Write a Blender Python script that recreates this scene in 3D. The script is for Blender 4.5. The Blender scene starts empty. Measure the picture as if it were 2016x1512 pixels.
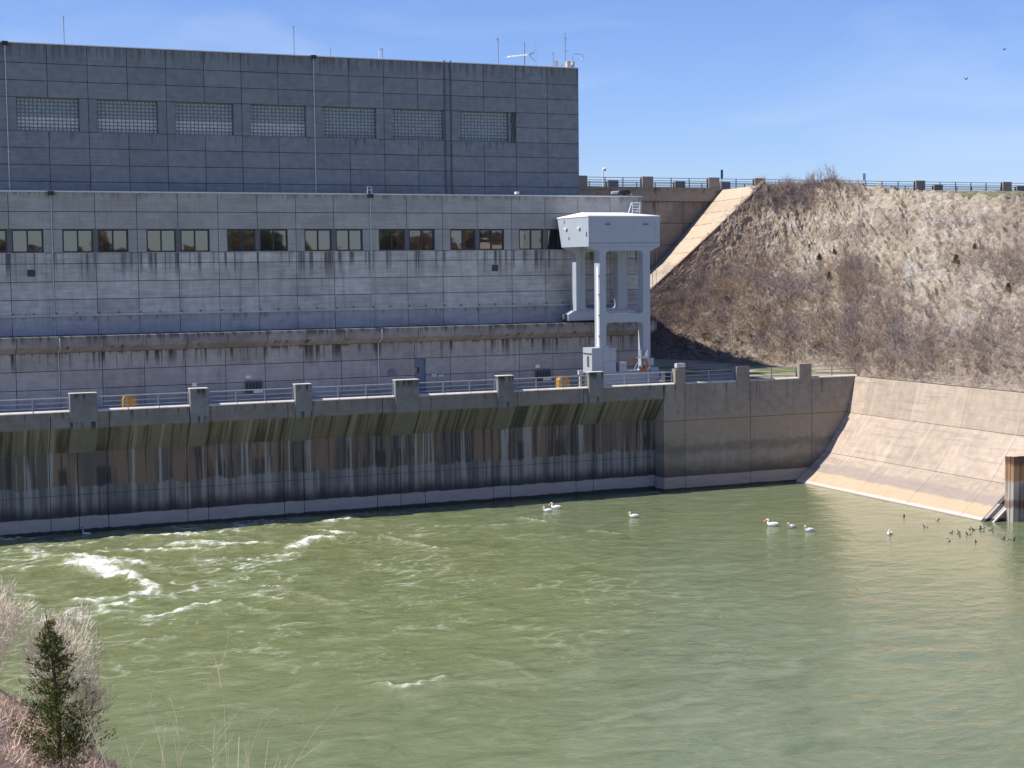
import bpy, math, random
import numpy as np
from mathutils import Vector, Matrix
random.seed(7); RNG = np.random.default_rng(7)
SC = bpy.context.scene
COL = SC.collection

# ------------------------------------------------------------------ camera
YAW, PITCH, ROLL = math.radians(23.713), math.radians(4.290), math.radians(-0.629)
CAM = Vector((0.0, 0.0, 22.0))          # metres above the tailwater
cy, sy = math.cos(YAW), math.sin(YAW)
fw = Vector((sy, cy, 0)); rt = Vector((cy, -sy, 0)); up = Vector((0, 0, 1))
f2 = fw * math.cos(PITCH) - up * math.sin(PITCH); u2 = up * math.cos(PITCH) + fw * math.sin(PITCH)
r3 = rt * math.cos(ROLL) + u2 * math.sin(ROLL); u3 = u2 * math.cos(ROLL) - rt * math.sin(ROLL)
cd = bpy.data.cameras.new('camera'); cam = bpy.data.objects.new('camera', cd); COL.objects.link(cam)
cam.matrix_world = Matrix(((r3.x, u3.x, -f2.x, CAM.x), (r3.y, u3.y, -f2.y, CAM.y), (r3.z, u3.z, -f2.z, CAM.z), (0, 0, 0, 1)))
cd.sensor_width = 36.0; cd.lens = 3075.6 / 2016 * 36.0; cd.clip_end = 6000; cd.clip_start = 0.3
SC.camera = cam

# ------------------------------------------------------------------ light
TOSUN = Vector((-0.72, 0.15, 1.0)).normalized()
EL = math.asin(TOSUN.z); AZ = math.atan2(TOSUN.x, TOSUN.y)
wd = bpy.data.worlds.new('World'); SC.world = wd; wd.use_nodes = True
wn = wd.node_tree.nodes; wl = wd.node_tree.links
bg = wn['Background']; bg.inputs['Strength'].default_value = 0.09
sky = wn.new('ShaderNodeTexSky'); sky.sky_type = 'NISHITA'; sky.sun_disc = False
sky.sun_elevation = EL; sky.sun_rotation = AZ; sky.altitude = 350; sky.air_density = 1.0; sky.dust_density = 0.25; sky.ozone_density = 3.0
tn = wn.new('ShaderNodeMix'); tn.data_type = 'RGBA'; tn.blend_type = 'MULTIPLY'; tn.inputs[0].default_value = 1.0; tn.inputs[7].default_value = (.81, .905, 1.27, 1)
wl.new(sky.outputs[0], tn.inputs[6])
# faint high cirrus wisps
tc = wn.new('ShaderNodeTexCoord'); mp = wn.new('ShaderNodeMapping'); mp.inputs['Scale'].default_value = (3.0, 3.0, 11.0); mp.inputs['Rotation'].default_value = (.25, .35, .2); wl.new(tc.outputs['Generated'], mp.inputs['Vector'])
ci = wn.new('ShaderNodeTexNoise'); ci.inputs['Scale'].default_value = 1.6; ci.inputs['Detail'].default_value = 6; ci.inputs['Distortion'].default_value = .8; wl.new(mp.outputs[0], ci.inputs['Vector'])
cm = wn.new('ShaderNodeMapRange'); cm.inputs[1].default_value = .52; cm.inputs[2].default_value = .78; cm.inputs[4].default_value = .22; wl.new(ci.outputs['Fac'], cm.inputs[0])
cx = wn.new('ShaderNodeMix'); cx.data_type = 'RGBA'; cx.inputs[7].default_value = (7.5, 7.8, 8.6, 1); wl.new(cm.outputs[0], cx.inputs[0]); wl.new(tn.outputs[2], cx.inputs[6])
wl.new(cx.outputs[2], bg.inputs['Color'])
sl = bpy.data.lights.new('sun', 'SUN'); sl.energy = 5.0; sl.angle = math.radians(0.53); sl.color = (1.0, 0.94, 0.86)
so = bpy.data.objects.new('sun', sl); COL.objects.link(so); so.location = TOSUN * 200
so.rotation_euler = (-TOSUN).to_track_quat('-Z', 'Y').to_euler()
SC.view_settings.view_transform = 'Standard'; SC.view_settings.look = 'None'
SC.view_settings.exposure = 0.42; SC.view_settings.gamma = 1.0; SC.view_settings.use_curve_mapping = False
SC.render.engine = 'CYCLES'

# ------------------------------------------------------------------ node helpers
class NT:
    def __init__(s, name, rough=0.85, spec=0.3):
        s.m = bpy.data.materials.new(name); s.m.use_nodes = True
        s.t = s.m.node_tree; s.N = s.t.nodes; s.b = s.N['Principled BSDF']
        s.b.inputs['Roughness'].default_value = rough; s.b.inputs['Specular IOR Level'].default_value = spec
    def put(s, sock, v):
        if hasattr(v, 'is_linked'): s.t.links.new(v, sock)
        elif isinstance(v, (tuple, list)): sock.default_value = (*v, 1.0) if (len(v) == 3 and sock.type == 'RGBA') else v
        else: sock.default_value = v
    def pos(s): return s.N.new('ShaderNodeNewGeometry').outputs['Position']
    def obj(s): return s.N.new('ShaderNodeTexCoord').outputs['Object']
    def rand(s): return s.N.new('ShaderNodeObjectInfo').outputs['Random']
    def attr(s, n):
        a = s.N.new('ShaderNodeAttribute'); a.attribute_name = n; return a.outputs['Fac']
    def scl(s, v, k, off=(0, 0, 0)):
        n = s.N.new('ShaderNodeVectorMath'); n.operation = 'MULTIPLY_ADD'
        s.put(n.inputs[0], v); n.inputs[1].default_value = k; n.inputs[2].default_value = off; return n.outputs[0]
    def noise(s, v, sc=1, det=4, ro=.55, dist=0):
        n = s.N.new('ShaderNodeTexNoise'); s.put(n.inputs['Vector'], v); n.inputs['Scale'].default_value = sc
        n.inputs['Detail'].default_value = det; n.inputs['Roughness'].default_value = ro; n.inputs['Distortion'].default_value = dist
        return n.outputs['Fac']
    def mth(s, op, a, b=0.0, c=0.0, clamp=False):
        n = s.N.new('ShaderNodeMath'); n.operation = op; n.use_clamp = clamp
        s.put(n.inputs[0], a); s.put(n.inputs[1], b); s.put(n.inputs[2], c); return n.outputs[0]
    def step(s, v, a, b):
        n = s.N.new('ShaderNodeMapRange'); n.interpolation_type = 'SMOOTHSTEP'
        s.put(n.inputs[0], v); s.put(n.inputs[1], a); s.put(n.inputs[2], b); return n.outputs[0]
    def lin(s, v, a, b, c, d):
        n = s.N.new('ShaderNodeMapRange'); n.clamp = True
        for i, q in enumerate((v, a, b, c, d)): s.put(n.inputs[i], q)
        return n.outputs[0]
    def mix(s, f, a, b, mode='MIX'):
        n = s.N.new('ShaderNodeMix'); n.data_type = 'RGBA'; n.blend_type = mode
        s.put(n.inputs[0], f); s.put(n.inputs[6], a); s.put(n.inputs[7], b); return n.outputs[2]
    def ramp(s, f, stops):
        n = s.N.new('ShaderNodeValToRGB'); s.put(n.inputs[0], f); e = n.color_ramp.elements
        while len(e) < len(stops): e.new(0.5)
        for q, (p, c) in zip(e, stops): q.position = p; q.color = (*c, 1)
        return n.outputs[0]
    def sep(s, v):
        n = s.N.new('ShaderNodeSeparateXYZ'); s.put(n.inputs[0], v); return n.outputs
    def bump(s, h, st=.3, d=.05):
        n = s.N.new('ShaderNodeBump'); n.inputs['Strength'].default_value = st; n.inputs['Distance'].default_value = d
        s.put(n.inputs['Height'], h); s.put(s.b.inputs['Normal'], n.outputs[0]); return n
    def col(s, c): s.put(s.b.inputs['Base Color'], c); return s.m

def plain(name, c, rough=.6, var=.12, metal=0.0, sc=3.0):
    t = NT(name, rough); p = t.pos(); n = t.noise(p, sc, 5)
    k = t.lin(n, .3, .7, 1 - var, 1 + var)
    t.b.inputs['Metallic'].default_value = metal
    mx = t.mix(1.0, c, t.N.new('ShaderNodeCombineColor').outputs[0], 'MULTIPLY')
    cc = mx.node.inputs[7].links[0].from_node
    for i in range(3): t.put(cc.inputs[i], k)
    return t.col(mx)

def grey(t, k):
    cc = t.N.new('ShaderNodeCombineColor')
    for i in range(3): t.put(cc.inputs[i], k)
    return cc.outputs[0]

def concrete(name, base, var=.16, streak=.35, board=.12, tint=.14, drips=(), rough=.9, dirt=(.09, .085, .08), blot=.3, extra=None, ax=(1, .02)):
    """weathered cast concrete: blotches, board marks, vertical run-off streaks, a tint of its own per panel; drips = (z_top, length, density, colour)"""
    t = NT(name, rough, .2); p = t.pos(); z = t.sep(p)[2]
    big = t.noise(p, .22, 4, .6); mid = t.noise(p, 1.3, 5, .6)
    st = t.noise(t.scl(p, (1.6 * ax[0], 1.6 * ax[1], .05)), 1.0, 5, .65)
    bd = t.noise(t.scl(p, (.35, .35, 6.5)), 1.0, 4, .6)
    k = t.mth('MULTIPLY', t.lin(mid, .3, .7, 1 - var, 1 + var), t.lin(bd, .3, .7, 1 - board, 1 + board))
    k = t.mth('MULTIPLY', k, t.lin(t.rand(), 0, 1, 1 - tint, 1 + tint))
    c = t.mix(1.0, base, grey(t, k), 'MULTIPLY')
    c = t.mix(t.mth('MULTIPLY', t.step(big, .5, .72), blot), c, dirt)
    c = t.mix(t.mth('MULTIPLY', t.step(st, .56, .74), streak), c, dirt)
    c = t.mix(t.mth('MULTIPLY', t.step(st, .42, .3), streak * .45), c, tuple(min(.75, b * 1.55) for b in base))
    for i, (zt, ln, den, dc) in enumerate(drips):
        s1 = t.noise(t.scl(p, (2.3 * ax[0], 2.3 * ax[1], .02), (i * 7.3, 0, 0)), 1.0, 4, .6)
        L = t.mth('MULTIPLY', t.noise(t.scl(p, (.9 * ax[0], .9 * ax[1], 0), (3.1 * i, 5, 0)), 1.0, 3), ln * 1.7)
        below = t.mth('SUBTRACT', zt, z)
        m = t.mth('MULTIPLY', t.step(below, L, t.mth('MULTIPLY', L, .15)), t.step(below, -.02, .03))
        m = t.mth('MULTIPLY', m, t.step(s1, 1 - den, 1 - den + .12))
        c = t.mix(m, c, dc)
    if extra: c = extra(t, p, z, c)
    fine = t.noise(p, 14, 4); t.bump(t.mth('ADD', t.mth('MULTIPLY', bd, .6), fine), .35, .02)
    return t.col(c)

# ------------------------------------------------------------------ mesh helpers
class MB:
    def __init__(s): s.v = []; s.f = []
    def poly(s, pts):
        i = len(s.v); s.v += [tuple(p) for p in pts]; s.f.append(tuple(range(i, i + len(pts)))); return s
    def box(s, x0, x1, y0, y1, z0, z1):
        i = len(s.v)
        s.v += [(x0, y0, z0), (x1, y0, z0), (x1, y1, z0), (x0, y1, z0), (x0, y0, z1), (x1, y0, z1), (x1, y1, z1), (x0, y1, z1)]
        s.f += [tuple(i + k for k in q) for q in ((0, 3, 2, 1), (4, 5, 6, 7), (0, 1, 5, 4), (1, 2, 6, 5), (2, 3, 7, 6), (3, 0, 4, 7))]; return s
    def prism(s, prof, a0, a1, ax='x'):
        """closed profile extruded: ax x -> prof is (y,z); y -> (x,z); z -> (x,y)"""
        m = {'x': lambda a, p: (a, p[0], p[1]), 'y': lambda a, p: (p[0], a, p[1]), 'z': lambda a, p: (p[0], p[1], a)}[ax]
        n = len(prof); i = len(s.v); ar = sum(prof[k - 1][0] * prof[k][1] - prof[k][0] * prof[k - 1][1] for k in range(n))
        if (ar > 0) != ((a1 > a0) != (ax == 'y')): prof = prof[::-1]
        s.v += [m(a0, p) for p in prof] + [m(a1, p) for p in prof]
        s.f += [tuple(i + k for k in range(n))[::-1], tuple(i + n + k for k in range(n))]
        s.f += [(i + k, i + (k + 1) % n, i + n + (k + 1) % n, i + n + k) for k in range(n)]; return s
    def tube(s, pts, r, n=6, cap=True):
        pts = [Vector(p) for p in pts]; rs = r if isinstance(r, (list, tuple)) else [r] * len(pts)
        i = len(s.v); a = None
        for k, p in enumerate(pts):
            d = (pts[min(k + 1, len(pts) - 1)] - pts[max(k - 1, 0)]).normalized()
            if a is None: a = d.orthogonal().normalized()
            a = (a - d * a.dot(d)).normalized(); b = d.cross(a)
            s.v += [tuple(p + (a * math.cos(2 * math.pi * j / n) + b * math.sin(2 * math.pi * j / n)) * rs[k]) for j in range(n)]
        for k in range(len(pts) - 1):
            for j in range(n):
                q = i + k * n; s.f.append((q + j, q + (j + 1) % n, q + n + (j + 1) % n, q + n + j))
        if cap:
            s.f.append(tuple(i + j for j in range(n))[::-1]); q = i + (len(pts) - 1) * n; s.f.append(tuple(q + j for j in range(n)))
        return s
    def loft(s, st, n=10):
        """stations (x, z, half width y, half height) along a spine in the xz plane"""
        i = len(s.v); P = [Vector((a, 0, b)) for a, b, _, _ in st]
        for k, p in enumerate(P):
            d = (P[min(k + 1, len(P) - 1)] - P[max(k - 1, 0)]).normalized(); nn = Vector((-d.z, 0, d.x))
            for j in range(n):
                w = 2 * math.pi * j / n
                s.v.append(tuple(p + Vector((0, 1, 0)) * st[k][2] * math.cos(w) + nn * st[k][3] * math.sin(w)))
        for k in range(len(P) - 1):
            for j in range(n):
                q = i + k * n; s.f.append((q + j, q + (j + 1) % n, q + n + (j + 1) % n, q + n + j))
        s.f.append(tuple(i + j for j in range(n))[::-1]); q = i + (len(P) - 1) * n; s.f.append(tuple(q + j for j in range(n)))
        return s
    def mesh(s, name, mat, off=(0, 0, 0), smooth=False):
        me = bpy.data.meshes.new(name)
        me.from_pydata([(v[0] - off[0], v[1] - off[1], v[2] - off[2]) for v in s.v], [], s.f)
        if mat: me.materials.append(mat)
        if smooth: me.polygons.foreach_set('use_smooth', [True] * len(me.polygons))
        me.update(); return me
    def build(s, name, mat, parent=None, smooth=False):
        off = (0, 0, 0); q = parent
        while q is not None: off = tuple(a + b for a, b in zip(off, q.location)); q = q.parent
        o = bpy.data.objects.new(name, s.mesh(name, mat, off, smooth)); COL.objects.link(o); o.parent = parent; return o

def npmesh(name, V, F, mat, smooth=False):
    """numpy vertices (n,3) and faces (m,3 or 4)"""
    me = bpy.data.meshes.new(name); k = F.shape[1]
    me.vertices.add(len(V)); me.vertices.foreach_set('co', np.asarray(V, dtype=np.float32).ravel())
    me.loops.add(F.size); me.loops.foreach_set('vertex_index', F.astype(np.int32).ravel())
    me.polygons.add(len(F)); me.polygons.foreach_set('loop_start', np.arange(0, F.size, k, dtype=np.int32))
    me.polygons.foreach_set('use_smooth', np.full(len(F), smooth))
    me.materials.append(mat); me.update(calc_edges=True); return me
def nobj(name, me, parent=None):
    o = bpy.data.objects.new(name, me); COL.objects.link(o); o.parent = parent; return o

def tag(o, label=None, cat=None, group=None, kind=None):
    for k, v in (('label', label), ('category', cat), ('group', group), ('kind', kind)):
        if v: o[k] = v
    return o
def thing(name, label, cat, loc=(0, 0, 0), group=None):
    o = bpy.data.objects.new(name, None); COL.objects.link(o); o.location = loc; o.empty_display_size = .2
    return tag(o, label, cat, group)
def copytree(o, parent=None):
    c = o.copy(); COL.objects.link(c); c.parent = parent
    for ch in list(o.children): copytree(ch, c)
    return c
_cache = {}
def slab(name, mat, parent, x0, x1, y0, y1, z0, z1, ch=.012):
    """one cast panel with a small chamfer on the front edges, mesh shared between alike panels; origin at its centre"""
    w, d, h = x1 - x0, y1 - y0, z1 - z0; key = (round(w, 3), round(d, 3), round(h, 3), mat.name, name)
    if key not in _cache:
        m = MB(); a, b, c = w / 2, d / 2, h / 2
        i = 0
        m.v = [(-a, b, -c), (a, b, -c), (a, b, c), (-a, b, c), (-a, -b + ch, -c), (a, -b + ch, -c), (a, -b + ch, c), (-a, -b + ch, c),
               (-a + ch, -b, -c + ch), (a - ch, -b, -c + ch), (a - ch, -b, c - ch), (-a + ch, -b, c - ch)]
        m.f = [(8, 9, 10, 11), (4, 5, 9, 8), (5, 6, 10, 9), (6, 7, 11, 10), (7, 4, 8, 11), (0, 1, 5, 4), (1, 2, 6, 5), (2, 3, 7, 6), (3, 0, 4, 7), (1, 0, 3, 2)]
        _cache[key] = m.mesh(name, mat)
    o = bpy.data.objects.new(name, _cache[key]); COL.objects.link(o); o.parent = parent
    q = parent; off = Vector((0, 0, 0))
    while q is not None: off += q.location; q = q.parent
    o.location = Vector(((x0 + x1) / 2, (y0 + y1) / 2, (z0 + z1) / 2)) - off; return o

# numpy gradient noise
_perm = RNG.permutation(512); _perm = np.concatenate([_perm, _perm, _perm])
_gr = RNG.uniform(0, 2 * np.pi, 512); _gx, _gy = np.cos(_gr), np.sin(_gr)
def pn(x, y):
    xi = np.floor(x).astype(int); yi = np.floor(y).astype(int); xf = x - xi; yf = y - yi
    u = xf ** 3 * (xf * (xf * 6 - 15) + 10); v = yf ** 3 * (yf * (yf * 6 - 15) + 10)
    def g(a, b):
        h = _perm[(_perm[(xi + a) % 512] + (yi + b)) % 512]; return _gx[h] * (xf - a) + _gy[h] * (yf - b)
    return (g(0, 0) * (1 - u) + g(1, 0) * u) * (1 - v) + (g(0, 1) * (1 - u) + g(1, 1) * u) * v
def fbm(x, y, o=4, l=2.0, g=.5):
    r = 0; a = 1
    for k in range(o): r = r + a * pn(x + 17.3 * k, y + 9.1 * k); x = x * l; y = y * l; a *= g
    return r
def sstep(x, a, b):
    t = np.clip((x - a) / (b - a), 0, 1); return t * t * (3 - 2 * t)
# ------------------------------------------------------------------ materials
BLK = (.035, .035, .04)
M_HALL = concrete('hall_concrete', (.176, .207, .226), var=.15, streak=.30, board=.10, tint=.075, drips=[(35.02, 1.4, .46, (.11, .11, .12)), (43.2, 2.2, .55, (.12, .12, .125))], blot=.22, dirt=(.14, .14, .15))
def _annex(t, p, z, c):   # pale lime wash running from the sills and a blue-grey tone on the lowest band
    c = t.mix(t.mth('MULTIPLY', t.step(z, 18.12, 18.04), .5), c, (.27, .295, .32))
    c = t.mix(t.mth('MULTIPLY', t.step(z, 23.5, 23.8), .55), c, (.245, .255, .25))
    c = t.mix(t.mth('MULTIPLY', t.step(t.noise(t.scl(p, (.18, .02, .35)), 1, 4), .52, .66), .35), c, (.24, .235, .23))
    return c
M_ANNEX = concrete('annex_concrete', (.465, .46, .44), var=.15, streak=.5, board=.15, tint=.13, drips=[(23.64, 3.2, .52, (.12, .12, .12)), (29.1, .9, .55, (.13, .13, .125)), (18.05, .7, .47, (.12, .13, .14))], dirt=(.19, .185, .18), extra=_annex)
M_BASE = concrete('base_concrete', (.345, .34, .335), var=.14, streak=.34, board=.09, tint=.11, drips=[(15.1, 2.4, .50, (.085, .07, .065)), (15.12, .6, .52, (.07, .045, .038))], dirt=(.17, .15, .14))
M_LEDGE = concrete('ledge_concrete', (.27, .25, .235), var=.2, streak=.5, board=.05, tint=.1, drips=[(16.5, .9, .55, (.10, .095, .09)), (15.55, .6, .44, (.06, .04, .033))], dirt=(.13, .115, .10))
M_JOINT = plain('dark_joint_filler', (.10, .10, .10), .95)  # dark grey backing visible in the open joints between panels
def _tail(t, p, z, c):
    wob = t.mth('MULTIPLY', t.mth('SUBTRACT', t.noise(t.scl(p, (.9, .02, .15)), 1, 5, .65), .5), 1.5)
    wob2 = t.mth('MULTIPLY', t.mth('SUBTRACT', t.noise(t.scl(p, (1.1, 1.1, .4)), 1, 5, .6), .5), .28)
    z1 = t.mth('ADD', z, wob); z2 = t.mth('ADD', z, wob2)
    s1 = t.noise(t.scl(p, (1.5, .02, .03)), 1, 5, .7); s2 = t.noise(t.scl(p, (2.2, .03, .05), (9, 4, 2)), 1, 5, .7)
    # algae green on the corbel soffit
    s3 = t.noise(t.scl(p, (.62, .02, .06), (2, 7, 0)), 1, 4, .6)
    alg = t.mix(t.mth('MAXIMUM', t.step(s2, .46, .64), t.mth('MULTIPLY', t.step(s3, .50, .60), .85)), (.165, .152, .122), (.036, .038, .034))
    alg = t.mix(t.mth('MULTIPLY', t.step(s1, .53, .62), .7), alg, (.30, .285, .245))
    c = t.mix(t.mth('MULTIPLY', t.mth('MULTIPLY', t.step(z2, 9.2, 8.95), t.step(z2, 6.7, 6.95)), .9), c, alg)
    # brown / blue-black run-off zone with lime streaks
    run = t.mix(t.step(t.noise(t.scl(p, (.45, .05, .12)), 1, 4), .42, .58), (.20, .15, .11), (.12, .108, .10))
    run = t.mix(t.mth('MULTIPLY', t.mth('MAXIMUM', t.step(s2, .5, .60), t.mth('MULTIPLY', t.step(s3, .52, .60), t.step(z2, 5.9, 5.2))), .85), run, (.036, .040, .050))
    run = t.mix(t.mth('MULTIPLY', t.step(s1, .54, .62), .85), run, (.34, .345, .33))
    c = t.mix(t.mth('MULTIPLY', t.step(z2, 6.95, 6.75), .95), c, run)
    # paler scoured band, dark slime band, white mineral band, wet foot
    c = t.mix(t.mth('MULTIPLY', t.step(z1, 4.05, 3.85), .9), c, t.mix(t.step(s1, .4, .62), (.12, .125, .13), (.30, .30, .29)))
    c = t.mix(t.mth('MULTIPLY', t.step(t.mth('ADD', z, t.mth('MULTIPLY', wob, 1.2)), 2.8, 1.5), .88), c, (.040, .040, .044))
    c = t.mix(t.mth('MULTIPLY', t.step(z2, 1.45, 1.38), .95), c, t.mix(t.noise(t.scl(p, (.6, .6, 2.5)), 1, 5), (.27, .265, .25), (.45, .43, .40)))
    c = t.mix(t.mth('MULTIPLY', t.step(z2, .42, .30), .93), c, (.022, .026, .03))
    return c
M_TAIL = concrete('tailrace_concrete', (.215, .20, .185), var=.15, streak=.4, board=.07, tint=.06, drips=[(10.6, 1.3, .46, (.09, .085, .075))], dirt=(.10, .095, .085), extra=_tail)
M_POST = concrete('post_concrete', (.20, .205, .20), var=.14, streak=.3, board=.07, tint=.08, drips=[(11.95, 1.0, .55, (.04, .045, .05)), (9.6, 1.2, .5, (.05, .055, .05))], dirt=(.10, .10, .09), extra=lambda t, p, z, c: t.mix(t.mth('MULTIPLY', t.step(z, 9.15, 8.95), .55), c, t.mix(t.noise(t.scl(p, (2.5, .03, .05)), 1, 5, .7), (.05, .05, .04), (.22, .205, .16))))
def _wing(t, p, z, c):
    s1 = t.noise(t.scl(p, (1.2, 1.2, .04)), 1, 5, .7); w = t.mth('MULTIPLY', t.mth('SUBTRACT', t.noise(t.scl(p, (.5, .5, .8)), 1, 5), .5), 1.0)
    z1 = t.mth('ADD', z, w)
    c = t.mix(t.mth('MULTIPLY', t.step(s1, .60, .68), .6), c, (.38, .36, .33))
    c = t.mix(t.mth('MULTIPLY', t.mth('MULTIPLY', t.step(z1, 7.6, 7.0), t.step(z1, 4.6, 5.4)), .55), c, (.33, .27, .20))
    c = t.mix(t.mth('MULTIPLY', t.mth('MULTIPLY', t.step(z1, 4.7, 4.3), t.step(z1, 3.3, 4.0)), .4), c, (.09, .08, .07))
    c = t.mix(t.mth('MULTIPLY', t.step(z1, 3.3, 1.2), .85), c, (.065, .056, .048))
    z2 = t.mth('ADD', z, t.mth('MULTIPLY', w, .2))
    c = t.mix(t.mth('MULTIPLY', t.step(z2, 1.4, 1.32), .92), c, t.mix(t.noise(t.scl(p, (.5, .5, 2.5)), 1, 4), (.26, .23, .20), (.42, .39, .36)))
    c = t.mix(t.mth('MULTIPLY', t.step(z2, .28, .2), .9), c, (.03, .03, .03))
    return c
M_WING = concrete('wing_wall_concrete', (.27, .24, .205), var=.16, streak=.45, board=.06, tint=.07, drips=[(10.5, 2.5, .42, (.10, .095, .09))], dirt=(.12, .11, .10), extra=_wing)
def _apron(t, p, z, c):
    w = t.mth('MULTIPLY', t.mth('SUBTRACT', t.noise(t.scl(p, (.5, .5, .5)), 1, 6, .65), .5), .34); z1 = t.mth('ADD', z, w)
    hz = t.noise(t.scl(p, (.3, .12, 2.2)), 1, 5, .65)
    c = t.mix(t.mth('MULTIPLY', t.step(hz, .52, .64), .5), c, (.26, .22, .19)); c = t.mix(t.mth('MULTIPLY', t.step(t.noise(t.scl(p, (.1, 1.1, .1), (4, 2, 1)), 1, 6, .7), .56, .66), .45), c, (.52, .45, .38))
    c = t.mix(t.mth('MULTIPLY', t.mth('MULTIPLY', t.step(z1, 2.1, 1.7), t.step(z1, 1.05, 1.25)), .65), c, (.27, .225, .20))
    c = t.mix(t.mth('MULTIPLY', t.mth('MULTIPLY', t.step(z1, 1.2, 1.05), t.step(z1, .25, .38)), .65), c, (.49, .37, .235))
    c = t.mix(t.mth('MULTIPLY', t.step(t.mth('ADD', z, t.mth('MULTIPLY', w, .3)), .34, .26), .7), c, (.56, .50, .43))
    c = t.mix(t.mth('MULTIPLY', t.step(z, .10, .05), .8), c, (.16, .12, .11))
    return c
M_APRON = concrete('apron_concrete', (.405, .33, .262), var=.14, streak=.26, board=.05, tint=.10, dirt=(.27, .225, .19), blot=.35, extra=_apron, ax=(.05, 1))
M_CHUTE = concrete('slope_paving_concrete', (.46, .37, .27), var=.10, streak=.2, board=.04, tint=.06, dirt=(.33, .27, .20), ax=(.05, 1))
M_BRIDGE = concrete('bridge_concrete', (.27, .24, .21), var=.12, streak=.35, board=.06, tint=.08, drips=[(32.3, 1.2, .45, (.12, .11, .10))], dirt=(.15, .135, .12))
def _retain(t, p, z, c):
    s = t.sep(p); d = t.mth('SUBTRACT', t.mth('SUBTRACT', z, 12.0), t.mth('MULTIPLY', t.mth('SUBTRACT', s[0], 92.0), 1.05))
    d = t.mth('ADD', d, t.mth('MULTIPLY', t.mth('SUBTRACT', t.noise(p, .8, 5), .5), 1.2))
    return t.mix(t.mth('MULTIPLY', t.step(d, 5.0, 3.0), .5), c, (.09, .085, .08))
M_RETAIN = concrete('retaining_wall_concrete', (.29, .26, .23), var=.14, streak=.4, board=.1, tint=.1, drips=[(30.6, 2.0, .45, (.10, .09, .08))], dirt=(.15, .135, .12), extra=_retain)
M_DECK = concrete('deck_concrete', (.36, .34, .31), var=.12, streak=0, board=0, tint=.03)
M_COPE = concrete('coping_concrete', (.64, .58, .51), var=.1, streak=0, board=0, tint=.06)
M_ROOFEDGE = plain('roof_edge_metal', (.62, .62, .60), .45, .08)
M_ROOF = plain('roof_gravel', (.34, .33, .31), .95, .2, sc=9)
t = NT('crane_grey_paint', .45); p = t.pos(); c = t.mix(t.noise(p, 1.2, 5), (.335, .38, .435), (.395, .44, .495))
c = t.mix(t.mth('MULTIPLY', t.step(t.noise(t.scl(p, (3.0, 3.0, .12)), 1, 5, .7), .55, .72), .40), c, (.22, .22, .22))
c = t.mix(t.mth('MULTIPLY', t.step(t.noise(t.scl(p, (1.6, 1.6, .8)), 2.0, 6, .75), .66, .72), .7), c, (.20, .13, .09)); M_PAINT = t.col(c)
M_WHITE = plain('white_paint', (.80, .80, .79), .5, .05)
M_RAIL = plain('galvanised_rail', (.34, .36, .39), .42, .12, metal=.25)
M_DRAIL = plain('dark_crest_rail', (.10, .11, .13), .55, .15)
M_BLACK = plain('black_iron', BLK, .5, .2)
M_DARKFRAME = plain('window_frame_bronze', (.045, .047, .055), .45, .12)
M_MULL = plain('window_pier_metal', (.12, .125, .135), .55, .1)
M_PIPE = plain('downpipe_grey', (.50, .52, .55), .5, .12)
M_CONDUIT = plain('conduit_dark', (.085, .095, .12), .5, .15)
M_MORTAR = plain('block_mortar', (.13, .155, .17), .9, .1)
M_YELLOW = plain('yellow_paint', (.44, .235, .045), .55, .2)
M_ORANGE = plain('hose_orange', (.50, .17, .05), .6, .15)
M_TAN = plain('cabinet_tan', (.50, .43, .34), .6, .1)
M_DOOR = plain('door_blue_grey', (.13, .17, .235), .5, .08)
M_SIGN = plain('sign_white', (.75, .75, .73), .6, .04)
M_GALV = plain('mast_galvanised', (.30, .33, .38), .45, .1, metal=.3)
M_BRONZE = plain('rust_brown', (.15, .085, .06), .8, .3)

def _glassmat(name, tint, k):
    t = NT(name, .05, .5); p = t.obj()
    wv = t.noise(t.scl(t.pos(), (.7, .7, 1.1)), 1.0, 1, .3)
    t.bump(wv, .035, .10)
    t.b.inputs['Metallic'].default_value = 0
    g = t.N.new('ShaderNodeBsdfGlossy'); g.inputs['Color'].default_value = (*tint, 1); g.inputs['Roughness'].default_value = .015
    bn = [n for n in t.N if n.type == 'BUMP'][0]; t.t.links.new(bn.outputs[0], g.inputs['Normal'])
    mx = t.N.new('ShaderNodeMixShader'); mx.inputs[0].default_value = k
    t.b.inputs['Base Color'].default_value = (.018, .018, .02, 1)
    out = [n for n in t.N if n.type == 'OUTPUT_MATERIAL'][0]
    t.t.links.new(t.b.outputs[0], mx.inputs[1]); t.t.links.new(g.outputs[0], mx.inputs[2]); t.t.links.new(mx.outputs[0], out.inputs[0])
    return t.m
M_GLASS = _glassmat('tinted_reflective_glass', (.66, .66, .60), .26)
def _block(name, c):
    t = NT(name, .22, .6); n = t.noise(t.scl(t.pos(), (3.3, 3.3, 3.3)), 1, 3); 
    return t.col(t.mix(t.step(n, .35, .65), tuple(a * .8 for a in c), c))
M_BLOCK = _block('glass_block_teal', (.265, .325, .33)); M_BLOCKP = _block('glass_block_lit_tone', (.48, .53, .51))  # pale copy paints the light on the lower block courses into their colour

# ------------------------------------------------------------------ ground under everything
t = NT('river_bed_mud', .95); M_BED = t.col(t.mix(t.noise(t.pos(), .1, 4), (.10, .09, .06), (.17, .15, .10)))
g = MB().poly([(-4000, -4000, -4), (4000, -4000, -4), (4000, 4000, -4), (-4000, 4000, -4)]).build('ground', M_BED); tag(g, kind='structure')

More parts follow.
